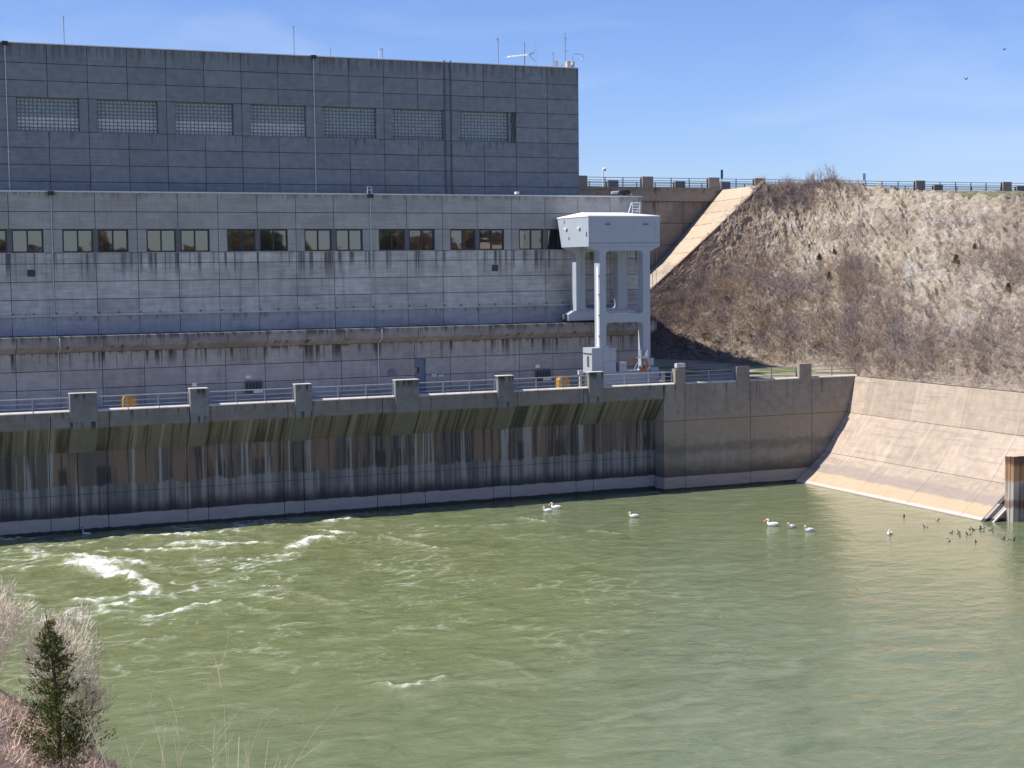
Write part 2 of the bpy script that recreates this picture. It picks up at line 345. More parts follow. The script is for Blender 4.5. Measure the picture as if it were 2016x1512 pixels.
# ------------------------------------------------------------------ powerhouse, tall rear block
HY = 151.6; HX1 = 74.70; HZ = 43.05
hall = thing('powerhouse', 'tall windowed grey concrete rear block of the powerhouse with seven glass block windows', 'building', (40, HY, 28.5))
CORE = MB().box(-30, HX1 - .02, HY + .42, 183, 8, HZ - .25).build('wall_core', M_JOINT, hall)
MB().box(-30, HX1 + .06, HY - .05, 183.1, HZ - .02, HZ + .07).build('roof_edge', M_ROOFEDGE, hall)
MB().box(HX1 - .01, HX1 + .02, HY + .02, 183, 8, HZ - .03).build('end_wall', M_HALL, hall)
G = .023
hx = [19.80 + 3.66 * k for k in range(-4, 16)]; hx[-1] = HX1
zt = [HZ - .03, 41.27, 39.68, 38.16]; zb = [35.05, 33.52, 31.95, 30.40, 28.6]
def cells(parent, mat, xs, zs, y0, y1):
    for a, b in zip(xs, xs[1:]):
        for c, d in zip(zs, zs[1:]): slab('panel', mat, parent, a + G, b - G, y0, y1, d + G, c - G)
cells(hall, M_HALL, hx, zt, HY, HY + .45); cells(hall, M_HALL, hx, zb, HY, HY + .45)
cells(hall, M_HALL, [x for x in hx if x > 67.3], [38.16, 36.6, 35.05], HY, HY + .45)
slab('panel', M_HALL, hall, 66.70 + G, 67.38 - G, HY, HY + .45, 35.05 + G, 38.16 - G)
def blockwindow(cx, pale):
    x0, x1, z0, z1 = cx + .85, cx + 6.47, 35.06, 38.12
    for a, b in ((cx, x0), (x1, cx + 7.32)):
        if b > 67.4: continue
        slab('panel', M_HALL, hall, a + G, b - G, HY, HY + .45, 35.05 + G, 38.16 - G)
    w = MB().box(x0 - .01, x1 + .01, HY + .40, HY + .46, z0 - .03, z1 + .05).build('glass_block_window', M_MORTAR, hall)
    nx, nz = 15, 9; bw, bh = (x1 - x0) / nx, (z1 - z0) / nz
    lo, hi = MB(), MB()
    for i in range(nx):
        for j in range(nz):
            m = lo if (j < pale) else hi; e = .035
            ax, az = x0 + i * bw, z0 + j * bh; ins = .05
            k = len(m.v)
            m.v += [(ax + e, HY + .40, az + e), (ax + bw - e, HY + .40, az + e), (ax + bw - e, HY + .40, az + bh - e), (ax + e, HY + .40, az + bh - e),
                    (ax + e + ins, HY + .34, az + e + ins), (ax + bw - e - ins, HY + .34, az + e + ins), (ax + bw - e - ins, HY + .34, az + bh - e - ins), (ax + e + ins, HY + .34, az + bh - e - ins)]
            m.f += [tuple(k + q for q in f) for f in ((4, 5, 6, 7), (0, 1, 5, 4), (1, 2, 6, 5), (2, 3, 7, 6), (3, 0, 4, 7))]
    if lo.v: tag(lo.build('glass_block_course', M_BLOCKP, w), 'pale lower courses of glass blocks, their brightness put into the colour', kind='stuff')
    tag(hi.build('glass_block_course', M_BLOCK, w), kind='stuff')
    MB().box(x0 - .15, x1 + .15, HY - .04, HY + .40, z0 - .10, z0 - .004).build('sill', M_HALL, w)
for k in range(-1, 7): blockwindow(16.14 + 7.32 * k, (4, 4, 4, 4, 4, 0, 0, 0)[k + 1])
def downpipe(parent, x, y, ztop, zbot, r=.045):
    p = MB().tube([(x, y - .07, ztop), (x, y - .07, zbot)], r, 8).build('downpipe', M_PIPE, parent)
    h = MB().box(x - .26, x + .26, y - .30, y - .005, ztop - .05, ztop + .30).build('rain_head', M_BLACK, p)
    for z in np.arange(zbot + 1, ztop, 3.1): MB().box(x - .09, x + .09, y - .13, y - .002, z, z + .07).build('pipe_bracket', M_PIPE, p)
for x in (16.12, 45.42): downpipe(hall, x, HY, HZ - .2, 29.0)
for x, z in ((59.35, 29.2), (60.02, 29.4)): MB().tube([(x, HY - .05, HZ + .2), (x, HY - .06, z + 1.2), (x + .12, HY - .06, z)], .075, 6).build('conduit', M_CONDUIT, hall)

# ------------------------------------------------------------------ powerhouse, lower front block
AY = 142.0; AX1 = 77.14; AZ = 28.98; LY = 140.4; BY = 139.2; DZ = 10.5; DK = 10.05
annex = thing('powerhouse_annex', 'lower front block of the powerhouse, streaked concrete with a row of dark framed windows', 'building', (40, AY, DZ))
MB().box(-30, AX1 - .02, AY + .3, HY + .3, 8, AZ - .2).build('wall_core', M_JOINT, annex)
MB().box(-30, AX1 - .02, LY + .3, AY + .32, 8, 15.2).build('base_core', M_JOINT, annex)
MB().box(-30, AX1, AY + .02, HY - .01, AZ - .15, AZ).build('roof', M_ROOF, annex)
MB().box(-30, AX1 + .06, AY - .10, AY + .25, AZ - .02, AZ + .10).build('roof_edge', M_ROOFEDGE, annex)
MB().box(AX1 - .01, AX1 + .02, AY + .02, HY + .3, 14.9, AZ - .16).box(AX1 - .01, AX1 + .02, LY + .02, HY + .3, 8, 14.9).build('end_wall', M_ANNEX, annex)
ax = [14.93 + 3.66 * k for k in range(-3, 18)]; ax[-1] = AX1
cells(annex, M_ANNEX, ax, [AZ - .03, 27.26, 25.72], AY, AY + .32)
cells(annex, M_ANNEX, ax, [23.66, 22.70, 21.12, 19.55, 18.15, 16.40], AY, AY + .32)
def ribbonwindow(c, last=False):
    x0, x1, z0, z1 = c + .83, c + 6.50, 23.68, 25.71
    for a, b in ((c, x0), (x1, c + 7.32)): slab('panel', M_ANNEX, annex, a + G, b - G, AY, AY + .32, 23.66 + G, 25.72 - G)
    mid = (x0 + x1) / 2; w = MB().box(mid - .21, mid + .21, AY + .06, AY + .31, z0, z1).build('ribbon_window', M_MULL, annex)
    for a, b in ((x0, mid - .21), (mid + .21, x1)):
        f = MB(); f.box(a, a + .11, AY + .10, AY + .30, z0, z1).box(b - .11, b, AY + .10, AY + .30, z0, z1)
        f.box(a + .11, b - .11, AY + .10, AY + .30, z1 - .13, z1).box(a + .11, b - .11, AY + .10, AY + .30, z0, z0 + .12)
        f.build('frame', M_DARKFRAME, w); m = (a + b) / 2
        MB().box(m - .06, m + .06, AY + .12, AY + .29, z0 + .12, z1 - .13).build('mullion', M_DARKFRAME, w)
        for p0, p1 in ((a + .11, m - .06), (m + .06, b - .11)):
            tx, tz = random.uniform(-.004, .004), random.uniform(-.004, .004); y = AY + .22
            MB().poly([(p0, y - tx - tz, z0 + .12), (p1, y + tx - tz, z0 + .12), (p1, y + tx + tz, z1 - .13), (p0, y - tx + tz, z1 - .13)]).build('pane', M_GLASS, w)
    MB().box(x0 - .1, x1 + .1, AY - .05, AY + .12, z0 - .09, z0 - .005).build('sill', M_ANNEX, w)
for k in range(-2, 7): ribbonwindow(18.59 + 7.32 * k)
for a, b in ((69.83, 73.49), (73.49, AX1)): slab('panel', M_ANNEX, annex, a + G, b - G, AY, AY + .32, 23.66 + G, 25.72 - G)
MB().box(-30, AX1 - .03, AY - .13, AY - .003, 18.06, 18.24).build('string_course', M_ANNEX, annex)
for a, b in zip(ax, ax[1:]):
    for q in (a + .12, (a + b) / 2): MB().box(q - .03, q + .03, AY - .10, AY - .003, 18.24, 18.42).build('hook', M_CONDUIT, annex)
    prof = [(BY, 16.38), (BY, 15.50), (LY - .02, 14.95), (AY + .2, 14.95), (AY + .2, 16.38)]
    MB().prism(prof, a + G, b - G).build('ledge_panel', M_LEDGE, annex)
MB().box(-30, AX1, BY + .05, AY, 16.375, 16.392).build('ledge_top', M_LEDGE, annex)
DX0, DX1 = 51.53, 52.62
for a, b in zip(ax, ax[1:]):
    for c, d in ((14.95, 13.36), (13.36, 11.74), (11.74, DK - .1)):
        if abs(a - 51.53) < .1 and c < 14: slab('panel', M_BASE, annex, DX1 + G, b - G, LY, LY + .32, d + G, c - G)
        else: slab('panel', M_BASE, annex, a + G, b - G, LY, LY + .32, d + G, c - G)
d = MB().box(DX0, DX1, LY + .18, LY + .26, DK, 13.34).build('door', M_DOOR, annex)
MB().box(DX0 + .28, DX0 + .50, LY + .165, LY + .178, 11.95, 12.5).build('door_pane', M_BLACK, d)
MB().box(DX0 + .02, DX0 + .24, LY + .165, LY + .178, 12.05, 12.45).build('warning_sign', M_YELLOW, d)
MB().tube([(DX0 + .14, LY + .12, 11.5), (DX0 + .14, LY + .18, 11.5)], .04, 6).build('handle', M_GALV, d)
for x, z in ((16.67, 21.9), (60.67, 21.9)):
    v = MB().box(x - .32, x + .32, AY - .03, AY - .002, z - .30, z + .30).build('wall_vent', M_BLACK, annex)
    for q in range(4): MB().box(x - .26, x + .26, AY - .055, AY - .03, z - .24 + q * .13, z - .18 + q * .13).build('louvre', M_CONDUIT, v)
for x in (18.52, 47.85): downpipe(annex, x, AY, AZ - .25, 16.4, .05); MB().tube([(x, BY - .05, 16.3), (x, BY - .05, 15.45), (x, LY - .08, 14.9), (x, LY - .08, 10.6)], .05, 8).build('lower_downpipe', M_PIPE, annex)
# fittings on the base wall at deck level
def fit(name, x, z, w, h, mat, dep=.12, y=LY): return MB().box(x - w / 2, x + w / 2, y - dep, y - .002, z - h / 2, z + h / 2).build(name, mat, annex)
fit('wall_sign', 35.28, 12.22, .42, .26, M_SIGN, .03); fit('wall_sign', 30.33, 11.70, .42, .34, M_SIGN, .03); fit('wall_sign', 64.45, 12.15, .44, .34, M_SIGN, .03)
for x0 in (35.78, 65.0):
    b = fit('electric_panel', x0, 11.25, 1.6, 1.1, M_CONDUIT, .25)
    for q in range(5): MB().box(x0 - .72 + q * .3, x0 - .60 + q * .3, LY - .29, LY - .25, 10.85, 11.65).build('breaker_box', M_BLACK, b)
    MB().box(x0 - .1, x0 + .78, LY - .33, LY - .25, 10.72, 10.98).build('panel_label', M_SIGN, b)
fit('meter_box', 53.47, 11.66, .5, .28, M_PIPE, .1); fit('meter_box', 54.15, 11.62, .55, .2, M_PIPE, .1)
MB().tube([(49.19, LY - .12, 12.05), (49.19, LY - .005, 12.05)], .36, 14).build('wall_hose_reel', M_DOOR, annex)

# ------------------------------------------------------------------ tailrace wall with its corbelled top, posts and deck
WY, FY = 134.0, 132.2
tail = thing('tailrace_wall', 'stained tailrace wall in front of the powerhouse, corbelled, with algae and a white waterline band', 'wall', (45, FY, 0))
fj = [-30, -2, 4.6, 9.3, 10.9, 16.64, 18.95, 21.38, 28.11, 29.91, 36.69, 38.5, 45.38, 47.63, 50.01, 56.83, 58.6, 65.47, 67.32, 74.09]
for a, b in zip(fj, fj[1:]):
    lo = [(WY, -3.9), (WY, 3.28), (137, 3.28), (137, -3.9)]; hi = [(WY, 3.31), (WY, 6.86), (FY, 9.12), (FY, 10.50), (FY + .42, 10.50), (FY + .42, 9.88), (137, 9.88), (137, 3.31)]
    g2 = .03
    MB().prism(lo, a + g2, b - g2).build('wall_panel', M_TAIL, tail); MB().prism(hi, a + g2, b - g2).build('corbel_panel', M_TAIL, tail)
MB().box(-30, 74.05, WY + .12, 136.9, -3.8, 6.9).build('wall_core', M_JOINT, tail)
PX = [(8.0, 9.5), (18.23, 20.40), (28.16, 29.68), (37.36, 38.82), (46.60, 48.83), (56.62, 58.16), (65.99, 67.51)]
for a, b in PX:
    pr = [(FY - .14, 11.93), (FY - .14, 9.06), (WY - .08, 6.80), (WY + .1, 6.95), (FY + .2, 9.3), (FY + .62, 10.0), (FY + .62, 11.93)]
    p = MB().prism(pr, a, b).build('parapet_post', M_POST, tail)
    MB().box(a - .03, b + .03, FY - .17, FY + .65, 11.93, 11.99).build('post_cap', M_COPE, p)
deck = MB().box(-30, 74.1, FY + .43, LY + .34, 9.882, DK).build('deck', M_DECK); tag(deck, kind='structure')
def railing(x0, x1, n, label, endbar=True, y=FY + .50):
    r = thing('railing', label, 'railing', ((x0 + x1) / 2, y, DZ), 'pipe railings along the deck edge')
    for nm, z, rad in (('top_rail', 11.60, .045), ('middle_rail', 11.19, .035), ('bottom_rail', 10.80, .03)): MB().tube([(x0, y, z), (x1, y, z)], rad, 8).build(nm, M_RAIL, r)
    xs = [x0 + (x1 - x0) * k / n for k in range(1, n)] + ([x0 + .05, x1 - .05] if endbar else [])
    for x in xs: MB().box(x - .04, x + .04, y - .055, y + .055, DK - .02, 11.58).build('stanchion', M_RAIL, r)
    for k in range(n):
        a, b = x0 + (x1 - x0) * k / n, x0 + (x1 - x0) * (k + 1) / n
        MB().prism([(FY - .02, 10.42), (FY - .02, 10.47), (FY + .16, 10.60), (FY + .36, 10.60), (FY + .36, 10.42)], a + .05, b - .05).build('kerb_block', M_COPE, r)
    return r
names = ['pipe railing running out past the first wide parapet post', 'pipe railing in front of the yellow drum beneath the grey downpipe', 'pipe railing in front of the dark electric panel on the base wall',
         'pipe railing ending at the wide post by the blue-grey door', 'pipe railing to the right of the wide post by the blue-grey door', 'pipe railing in front of the yellow drum beside the gantry crane']
for (a, b), nm in zip(zip(PX, PX[1:]), names): railing(a[1], b[0], 3, nm)
railing(PX[-1][1], 75.34, 3, 'pipe railing in front of the gantry crane legs')

# ------------------------------------------------------------------ wing wall
wing = thing('wing_wall', 'brown-grey wing wall with dark tide bands meeting the pale sloped apron', 'wall', (85, FY, 0))
wj = [74.12, 76.48, 83.93, 91.24, 96.45]
for a, b in zip(wj, wj[1:]):
    MB().box(a + .025, b - .025, FY, 134.2, -3.9, 6.84).build('wall_panel', M_WING, wing); MB().box(a + .025, b - .025, FY, 134.2, 6.88, DZ).build('wall_panel', M_WING, wing)
MB().box(74.2, 96.4, FY + .1, 134.1, -3.8, DZ - .1).build('wall_core', M_JOINT, wing)
WX = [(75.37, 76.5), (82.33, 83.8), (89.69, 91.15)]
for a, b in WX: MB().box(a, b, FY - .06, FY + .6, DZ - .6, 11.92).build('parapet_post', M_WING, wing)
railing(WX[0][1], WX[1][0], 2, 'pipe railing on the wing wall in front of the deep shadow'); railing(WX[1][1], WX[2][0], 2, 'pipe railing on the wing wall in front of the green grass strip')
railing(WX[2][1], 96.85, 2, 'pipe railing at the end of the wing wall above the sloped apron')
fl = thing('floodlight', 'small boxy floodlight on the parapet post in front of the shadow', 'floodlight', (75.95, FY + .25, 11.92))
MB().box(75.6, 76.55, FY + .05, FY + .5, 12.05, 12.45).build('housing', M_PIPE, fl); MB().box(75.85, 76.1, FY + .2, FY + .32, 11.9, 12.06).build('bracket', M_GALV, fl)

# ------------------------------------------------------------------ sloped concrete apron
apron = thing('sloped_apron', 'pale sunlit sloped concrete apron of jointed slabs along the right bank', 'apron', (93, 118, 0))
APR = [(96.55, 10.44), (95.55, 6.75), (92.75, 2.85), (88.3, -.75), (86.5, -2.2)]
yj = [132.17, 129.6, 122.2, 114.7, 107.2, 104.45]
for ya, yb in zip(yj, yj[1:]):
    for (xa, za), (xb, zb_) in zip(APR, APR[1:]):
        ya_, yb_ = ya - .012, yb + .012; nx, nz = (za - zb_), -(xa - xb); L = math.hypot(nx, nz); nx, nz = -nx / L * .35, -nz / L * .35
        dx, dz = (xb - xa) / L * .02, (zb_ - za) / L * .02
        q = [(xa + dx, za + dz), (xb - dx, zb_ - dz), (xb - dx - nx, zb_ - dz - abs(nz)), (xa + dx - nx, za + dz - abs(nz))]
        MB().prism(q, ya_, yb_, 'y').build('slab_panel', M_APRON, apron)
MB().prism([(96.9, 10.3), (96.0, 6.6), (93.1, 2.6), (90.5, .4), (87, -2.4), (87, -3.9), (99, -3.9), (99, 10.3)], 132.1, 104.55, 'y').build('slab_bed', M_JOINT, apron)
MB().prism([(88.0, -1.05), (92.75, 2.78), (95.3, 6.35), (95.9, 6.2), (93.3, 2.45), (88.4, -1.45)], 104.44, 104.10, 'y').build('end_kerb', M_WING, apron)
MB().prism([(88.2, -1.3), (93.3, 2.7), (95.6, 5.9), (99, 5.9), (99, -3.9), (85.5, -3.9)], 104.09, 103.7, 'y').build('end_wall', M_WING, apron)
MB().prism([(88.25, -1.27), (93.35, 2.75), (95.65, 5.95), (95.75, 5.85), (93.42, 2.62), (88.35, -1.37)], 103.72, 103.55, 'y').build('end_coping', M_COPE, apron)
# rusty steel sheet piles
def _pile():
    t = NT('rusty_sheet_pile', .8, .3); p = t.pos(); z = t.sep(p)[2]; n = t.noise(t.scl(p, (1.5, 1.5, .4)), 1, 5)
    z1 = t.mth('ADD', z, t.mth('MULTIPLY', t.mth('SUBTRACT', n, .5), .8))
    c = t.mix(t.step(z1, 4.6, 5.1), (.34, .21, .12), (.13, .07, .055)); c = t.mix(t.step(z1, 3.6, 3.3), c, (.42, .37, .33))
    c = t.mix(t.mth('MULTIPLY', t.mth('MULTIPLY', t.step(z1, 1.9, 1.6), t.step(z1, 1.0, 1.2)), .7), c, (.14, .08, .065)); return t.col(t.mix(t.mth('MULTIPLY', t.step(t.noise(t.scl(p, (3, 3, .1)), 1, 4), .55, .66), .6), c, (.10, .055, .045)))
M_PILE = _pile()
sp = thing('sheet_pile_wall', 'rusty steel sheet pile wall at the end of the pale apron', 'sheet piling', (93, 102.6, 0))
px0, py0 = 91.25, 103.3
for k in range(9):
    x = px0 + k * .62; y = py0 - k * .16; o = .17 if k % 2 else 0
    MB().prism([(x, y - o), (x + .16, y - .32 + o - .05), (x + .62, y - .48 + o), (x + .62, y - .44 + o + .05), (x + .18, y - .27 + o), (x + .02, y + .05 - o)], -3.9, 5.55, 'z').build('sheet_pile', M_PILE, sp)
MB().box(px0 - .02, px0 + .1, py0 - .1, py0 + .5, -3.9, 5.5).build('end_pile', M_PILE, sp)
# ------------------------------------------------------------------ yard, dam crest bridge and retaining wall
t = NT('yard_grass_and_gravel', .95); p = t.pos(); n = t.noise(p, .25, 5, .6); n2 = t.noise(p, 5, 4)
M_YARD = t.col(t.mix(t.step(n, .42, .56), t.mix(n2, (.07, .115, .035), (.15, .17, .07)), t.mix(n2, (.30, .25, .18), (.40, .34, .25))))
yd = MB().poly([(74.1, 134.0, 10.49), (104, 134.0, 10.49), (104, 187, 10.49), (74.1, 187, 10.49)]).build('yard', M_YARD); tag(yd, kind='structure')
RZ = 32.30; BYF = 184.0
br = thing('dam_crest_bridge', 'dam crest bridge with concrete posts and dark rails beside the powerhouse', 'bridge', (100, BYF, RZ))
MB().box(70, 113.2, BYF, 194, 30.55, RZ).build('girder', M_BRIDGE, br)
MB().box(70, 113.2, BYF - .25, BYF - .002, RZ - .28, RZ + .02).build('girder_lip', M_BRIDGE, br)
MB().box(86, 113, BYF + .02, BYF + .25, 30.42, 30.56).build('bearing_beam', M_BRONZE, br)
rw = thing('retaining_wall', 'shaded panelled retaining wall beneath the dam crest bridge', 'wall', (95, 184.3, 10.5))
MB().box(72, 113, 184.65, 188, 8, 30.5).build('wall_core', M_JOINT, rw)
xs = [72 + 4.3 * k for k in range(10)] + [113]
for a, b in zip(xs, xs[1:]):
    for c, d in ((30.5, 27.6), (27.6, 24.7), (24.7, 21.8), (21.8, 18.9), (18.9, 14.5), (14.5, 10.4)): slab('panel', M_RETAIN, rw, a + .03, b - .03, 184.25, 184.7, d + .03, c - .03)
t = NT('road_asphalt', .9); M_ROAD = t.col(t.mix(t.noise(t.pos(), 3, 5), (.045, .045, .047), (.07, .068, .066)))
rd = MB().box(70, 420, BYF + .5, 193.6, RZ - 3, RZ + .02).build('road', M_ROAD); tag(rd, kind='structure')
def parapet(y, posts, bars, label, h, pmat=M_BRIDGE, w=1.6, z0=RZ):
    r = thing('crest_parapet', label, 'parapet', (posts[0], y, z0))
    for x in posts: MB().box(x - w / 2, x + w / 2, y - .35, y + .25, z0 - .3, z0 + h).build('post', pmat, r)
    for a, b in zip(posts, posts[1:]):
        for k in range(bars): MB().box(a + w / 2, b - w / 2, y - .04, y + .04, z0 + .22 + k * (h - .42) / (bars - 1), z0 + .29 + k * (h - .42) / (bars - 1)).build('rail', M_DRAIL, r)
        n = max(2, int(round((b - a) / 3.2)))
        for k in range(n + 1):
            x = a + w / 2 + .12 + (b - a - w - .24) * k / n; MB().box(x - .05, x + .05, y - .05, y + .05, z0 - .1, z0 + h - .13).build('stanchion', M_DRAIL, r)
    return r
parapet(BYF + .2, [91.0, 100.8, 111.0, 118.3, 129.6, 145.5, 161.4, 177, 193], 4, 'crest parapet with brown concrete posts on the tailrace side of the dam road', 1.46)
parapet(193.2, [88, 100.3, 110.9, 118.3, 129.9, 141.5, 156, 172, 188, 204], 4, 'far crest parapet glimpsed through the near rails across the dam road', 1.42)

# ------------------------------------------------------------------ eroded bank
FT = np.array([(90, 171, 10.35), (93.5, 168.5, 10.35), (95.5, 165, 10.35), (96.7, 159, 10.35), (97.8, 152, 10.38), (98.8, 147, 10.4), (99.5, 140, 10.42), (98.5, 135, 10.45), (97.2, 132.6, 10.42), (97, 127, 10.42), (97, 122, 10.42), (97, 114, 10.42), (97, 106, 10.42), (97.5, 96, 10.3), (98, 86, 10.2)], float)
CR = np.array([(95.5, 174, 18.6), (99.5, 174, 21.7), (104, 174, 25.4), (108.5, 174, 29.2), (112.2, 174.4, 32.0), (115.5, 173.5, 32.3), (118, 172, 32.3), (120, 169, 32.2), (121.5, 165.5, 31.6), (123.5, 158, 30.7), (125, 150, 29.8), (126, 141, 28.9), (127, 131, 28.1), (129, 112, 27.8), (131, 95, 27)], float)
TP = np.array([(92, 186.2, 14), (96, 186.2, 17), (100.8, 185.6, 20.5), (106.3, 185.6, 25.8), (112, 185.6, 31.5), (116, 184.6, 32.2), (122, 184.4, 32.25), (128, 184.4, 32.3), (134, 184.4, 32.3), (145, 184.4, 32.35), (160, 184.4, 32.4), (180, 184.4, 32.4), (210, 184.4, 32.4), (260, 180, 32), (300, 170, 31)], float)
def resample(A, n):
    s = np.linspace(0, len(A) - 1, n); i = np.minimum(s.astype(int), len(A) - 2); f = (s - i)[:, None]
    f2_ = f * f * (3 - 2 * f) * .5 + f * .5
    return A[i] * (1 - f2_) + A[i + 1] * f2_
NS, NT1, NT2 = 300, 130, 24
ft, cr, tp = resample(FT, NS), resample(CR, NS), resample(TP, NS)
tt = np.linspace(0, 1, NT1)[None, :, None]
prof = tt + .05 * np.sin(tt * np.pi * 2) * .6
B1 = ft[:, None] * (1 - tt) + cr[:, None] * tt
B1[:, :, 2:] = ft[:, None, 2:] * (1 - prof) + cr[:, None, 2:] * prof
t2 = np.linspace(0, 1, NT2 + 1)[None, 1:, None]
B2 = cr[:, None] * (1 - t2) + tp[:, None] * t2
BK = np.concatenate([B1, B2], 1)
du = np.gradient(BK, axis=0); dv = np.gradient(BK, axis=1); NRM = np.cross(dv, du); NRM /= np.linalg.norm(NRM, axis=2, keepdims=True) + 1e-9
NRM[NRM[..., 2] < 0] *= -1
S_, T_ = np.meshgrid(np.linspace(0, 1, NS), np.concatenate([np.linspace(0, 1, NT1), 1 + np.linspace(0, 1, NT2 + 1)[1:]]), indexing='ij')
arc = np.concatenate([[0], np.cumsum(np.linalg.norm(np.diff((ft + cr) / 2, axis=0), axis=1))])[:, None] + 0 * T_
hgt = T_ * 28
env = sstep(T_, 0, .06) * (1 - sstep(T_, .97, 1.1) * .85) * (.35 + .65 * sstep(S_, .02, .3))
gul = -np.abs(pn(arc * .22 + hgt * .05, hgt * .035)) * 1.5 + fbm(arc * .55 + hgt * .25, hgt * .22 + 7, 3) * .9
clod = fbm(arc * 1.1 + hgt * .5 + 3, hgt * 1.0, 4, 2.1, .6)
disp = env * (gul * .85 + clod * .80 + np.abs(pn(arc * 1.9 + hgt * .9, hgt * 1.7)) * .65 + .25)
BK = BK + NRM * disp[..., None]
bare = fbm(arc * .10 + 4.2, hgt * .14 + 1.5, 3)     # patchiness of the plant cover
t = NT('eroded_bank_soil', .97, .1); p = t.pos(); n1 = t.noise(p, .11, 5, .6); n2 = t.noise(p, .8, 6, .65); n3 = t.noise(t.scl(p, (1.4, 1.4, 1.0)), 2.2, 5, .7)
c = t.mix(t.step(n1, .40, .62), (.42, .355, .27), (.51, .445, .36)); c = t.mix(t.step(t.noise(t.scl(p, (.16, .30, .16), (3, 1, 0)), 1, 5, .6), .52, .64), c, (.52, .475, .41)); c = t.mix(t.step(n2, .52, .70), c, (.56, .51, .44)); c = t.mix(t.mth('MULTIPLY', t.step(n3, .46, .32), .7), c, (.23, .19, .15))
gr = t.attr('turf'); c = t.mix(t.mth('MULTIPLY', gr, t.step(n2, .35, .55)), c, t.mix(n3, (.10, .135, .035), (.22, .20, .10))); lit = t.attr('litter'); c = t.mix(t.mth('MULTIPLY', lit, t.step(n3, .3, .6)), c, (.31, .25, .205))
t.bump(t.mth('ADD', n3, t.mth('MULTIPLY', t.noise(p, 6, 5, .7), .6)), .9, .35); M_SOIL = t.col(c)
NTT = NT1 + NT2
idx = np.arange(NS * NTT).reshape(NS, NTT)
F_ = np.stack([idx[:-1, :-1], idx[:-1, 1:], idx[1:, 1:], idx[1:, :-1]], -1).reshape(-1, 4)
me = npmesh('bank', BK.reshape(-1, 3), F_, M_SOIL, False)
turf = sstep(T_, .985, 1.03) * sstep(S_, .5, .58) + 0.0
litter = np.clip(sstep(-bare, .0, .35) + sstep(T_, .16, .02) + sstep(S_, .42, .22) * .8 + sstep(T_, .5, .2) * .5, 0, 1) * (1 - sstep(T_, 1, 1.05))
for nm, a in (('turf', turf), ('litter', litter)):
    at = me.attributes.new(nm, 'FLOAT', 'POINT'); at.data.foreach_set('value', a.astype(np.float32).ravel())
bank = nobj('terrain', me); tag(bank, kind='structure')
# far shoulder so the bank carries on out of frame
sh = MB().poly([(131, 95, 27), (300, 170, 31), (600, 170, 31), (600, -200, 27), (131, -200, 27)]).poly([(98, 86, 10.2), (131, 95, 27), (131, -200, 27), (98, -200, 10.2)]).poly([(300, 170, 31), (260, 184, 32.2), (600, 184, 32.2), (600, 170, 31)]).build('terrain', M_SOIL); tag(sh, kind='structure')

bs = MB().poly([(97.6, 104.4, 10.38), (92.6, 103.7, 3.6), (90, 90, -3), (97.6, 90, 10.3)]).poly([(97.6, 90, 10.3), (90, 90, -3), (84, -200, -4), (98.2, -200, 10.2)]).build('terrain', M_SOIL); tag(bs, kind='structure')

# paved strip down the bank beside the bridge
CL = [(112.2, 184.3, 32.10), (107.4, 184.3, 27.15), (102.0, 184.3, 21.45), (98.5, 184.3, 17.8)]
CRR = [(112.4, 173.9, 32.30), (106.6, 173.9, 27.55), (99.4, 173.9, 21.75), (95.0, 173.9, 18.3)]
ch = thing('paved_slope', 'tan sunlit paved strip running down the bank below the crest bridge', 'paving', (105, 180, 25))
def along(Q, s):
    s = s * (len(Q) - 1); i = min(int(s), len(Q) - 2); f = s - i; return Vector(Q[i]) * (1 - f) + Vector(Q[i + 1]) * f
for k in range(9):
    a, b = k / 9 + .0015, (k + 1) / 9 - .0015
    q = [along(CL, a), along(CRR, a), along(CRR, b), along(CL, b)]; dn = Vector((.35, 0, -.35)); m = MB()
    m.v = [tuple(v) for v in q] + [tuple(v + dn) for v in q]; m.f = [(0, 1, 2, 3), (7, 6, 5, 4), (0, 4, 5, 1), (1, 5, 6, 2), (2, 6, 7, 3), (3, 7, 4, 0)]
    m.build('paving_panel', M_CHUTE, ch)
MB().tube([along(CRR, k / 12) + Vector((0, -.1, .1)) for k in range(13)], .16, 4).build('edge_kerb', M_BRONZE, ch)

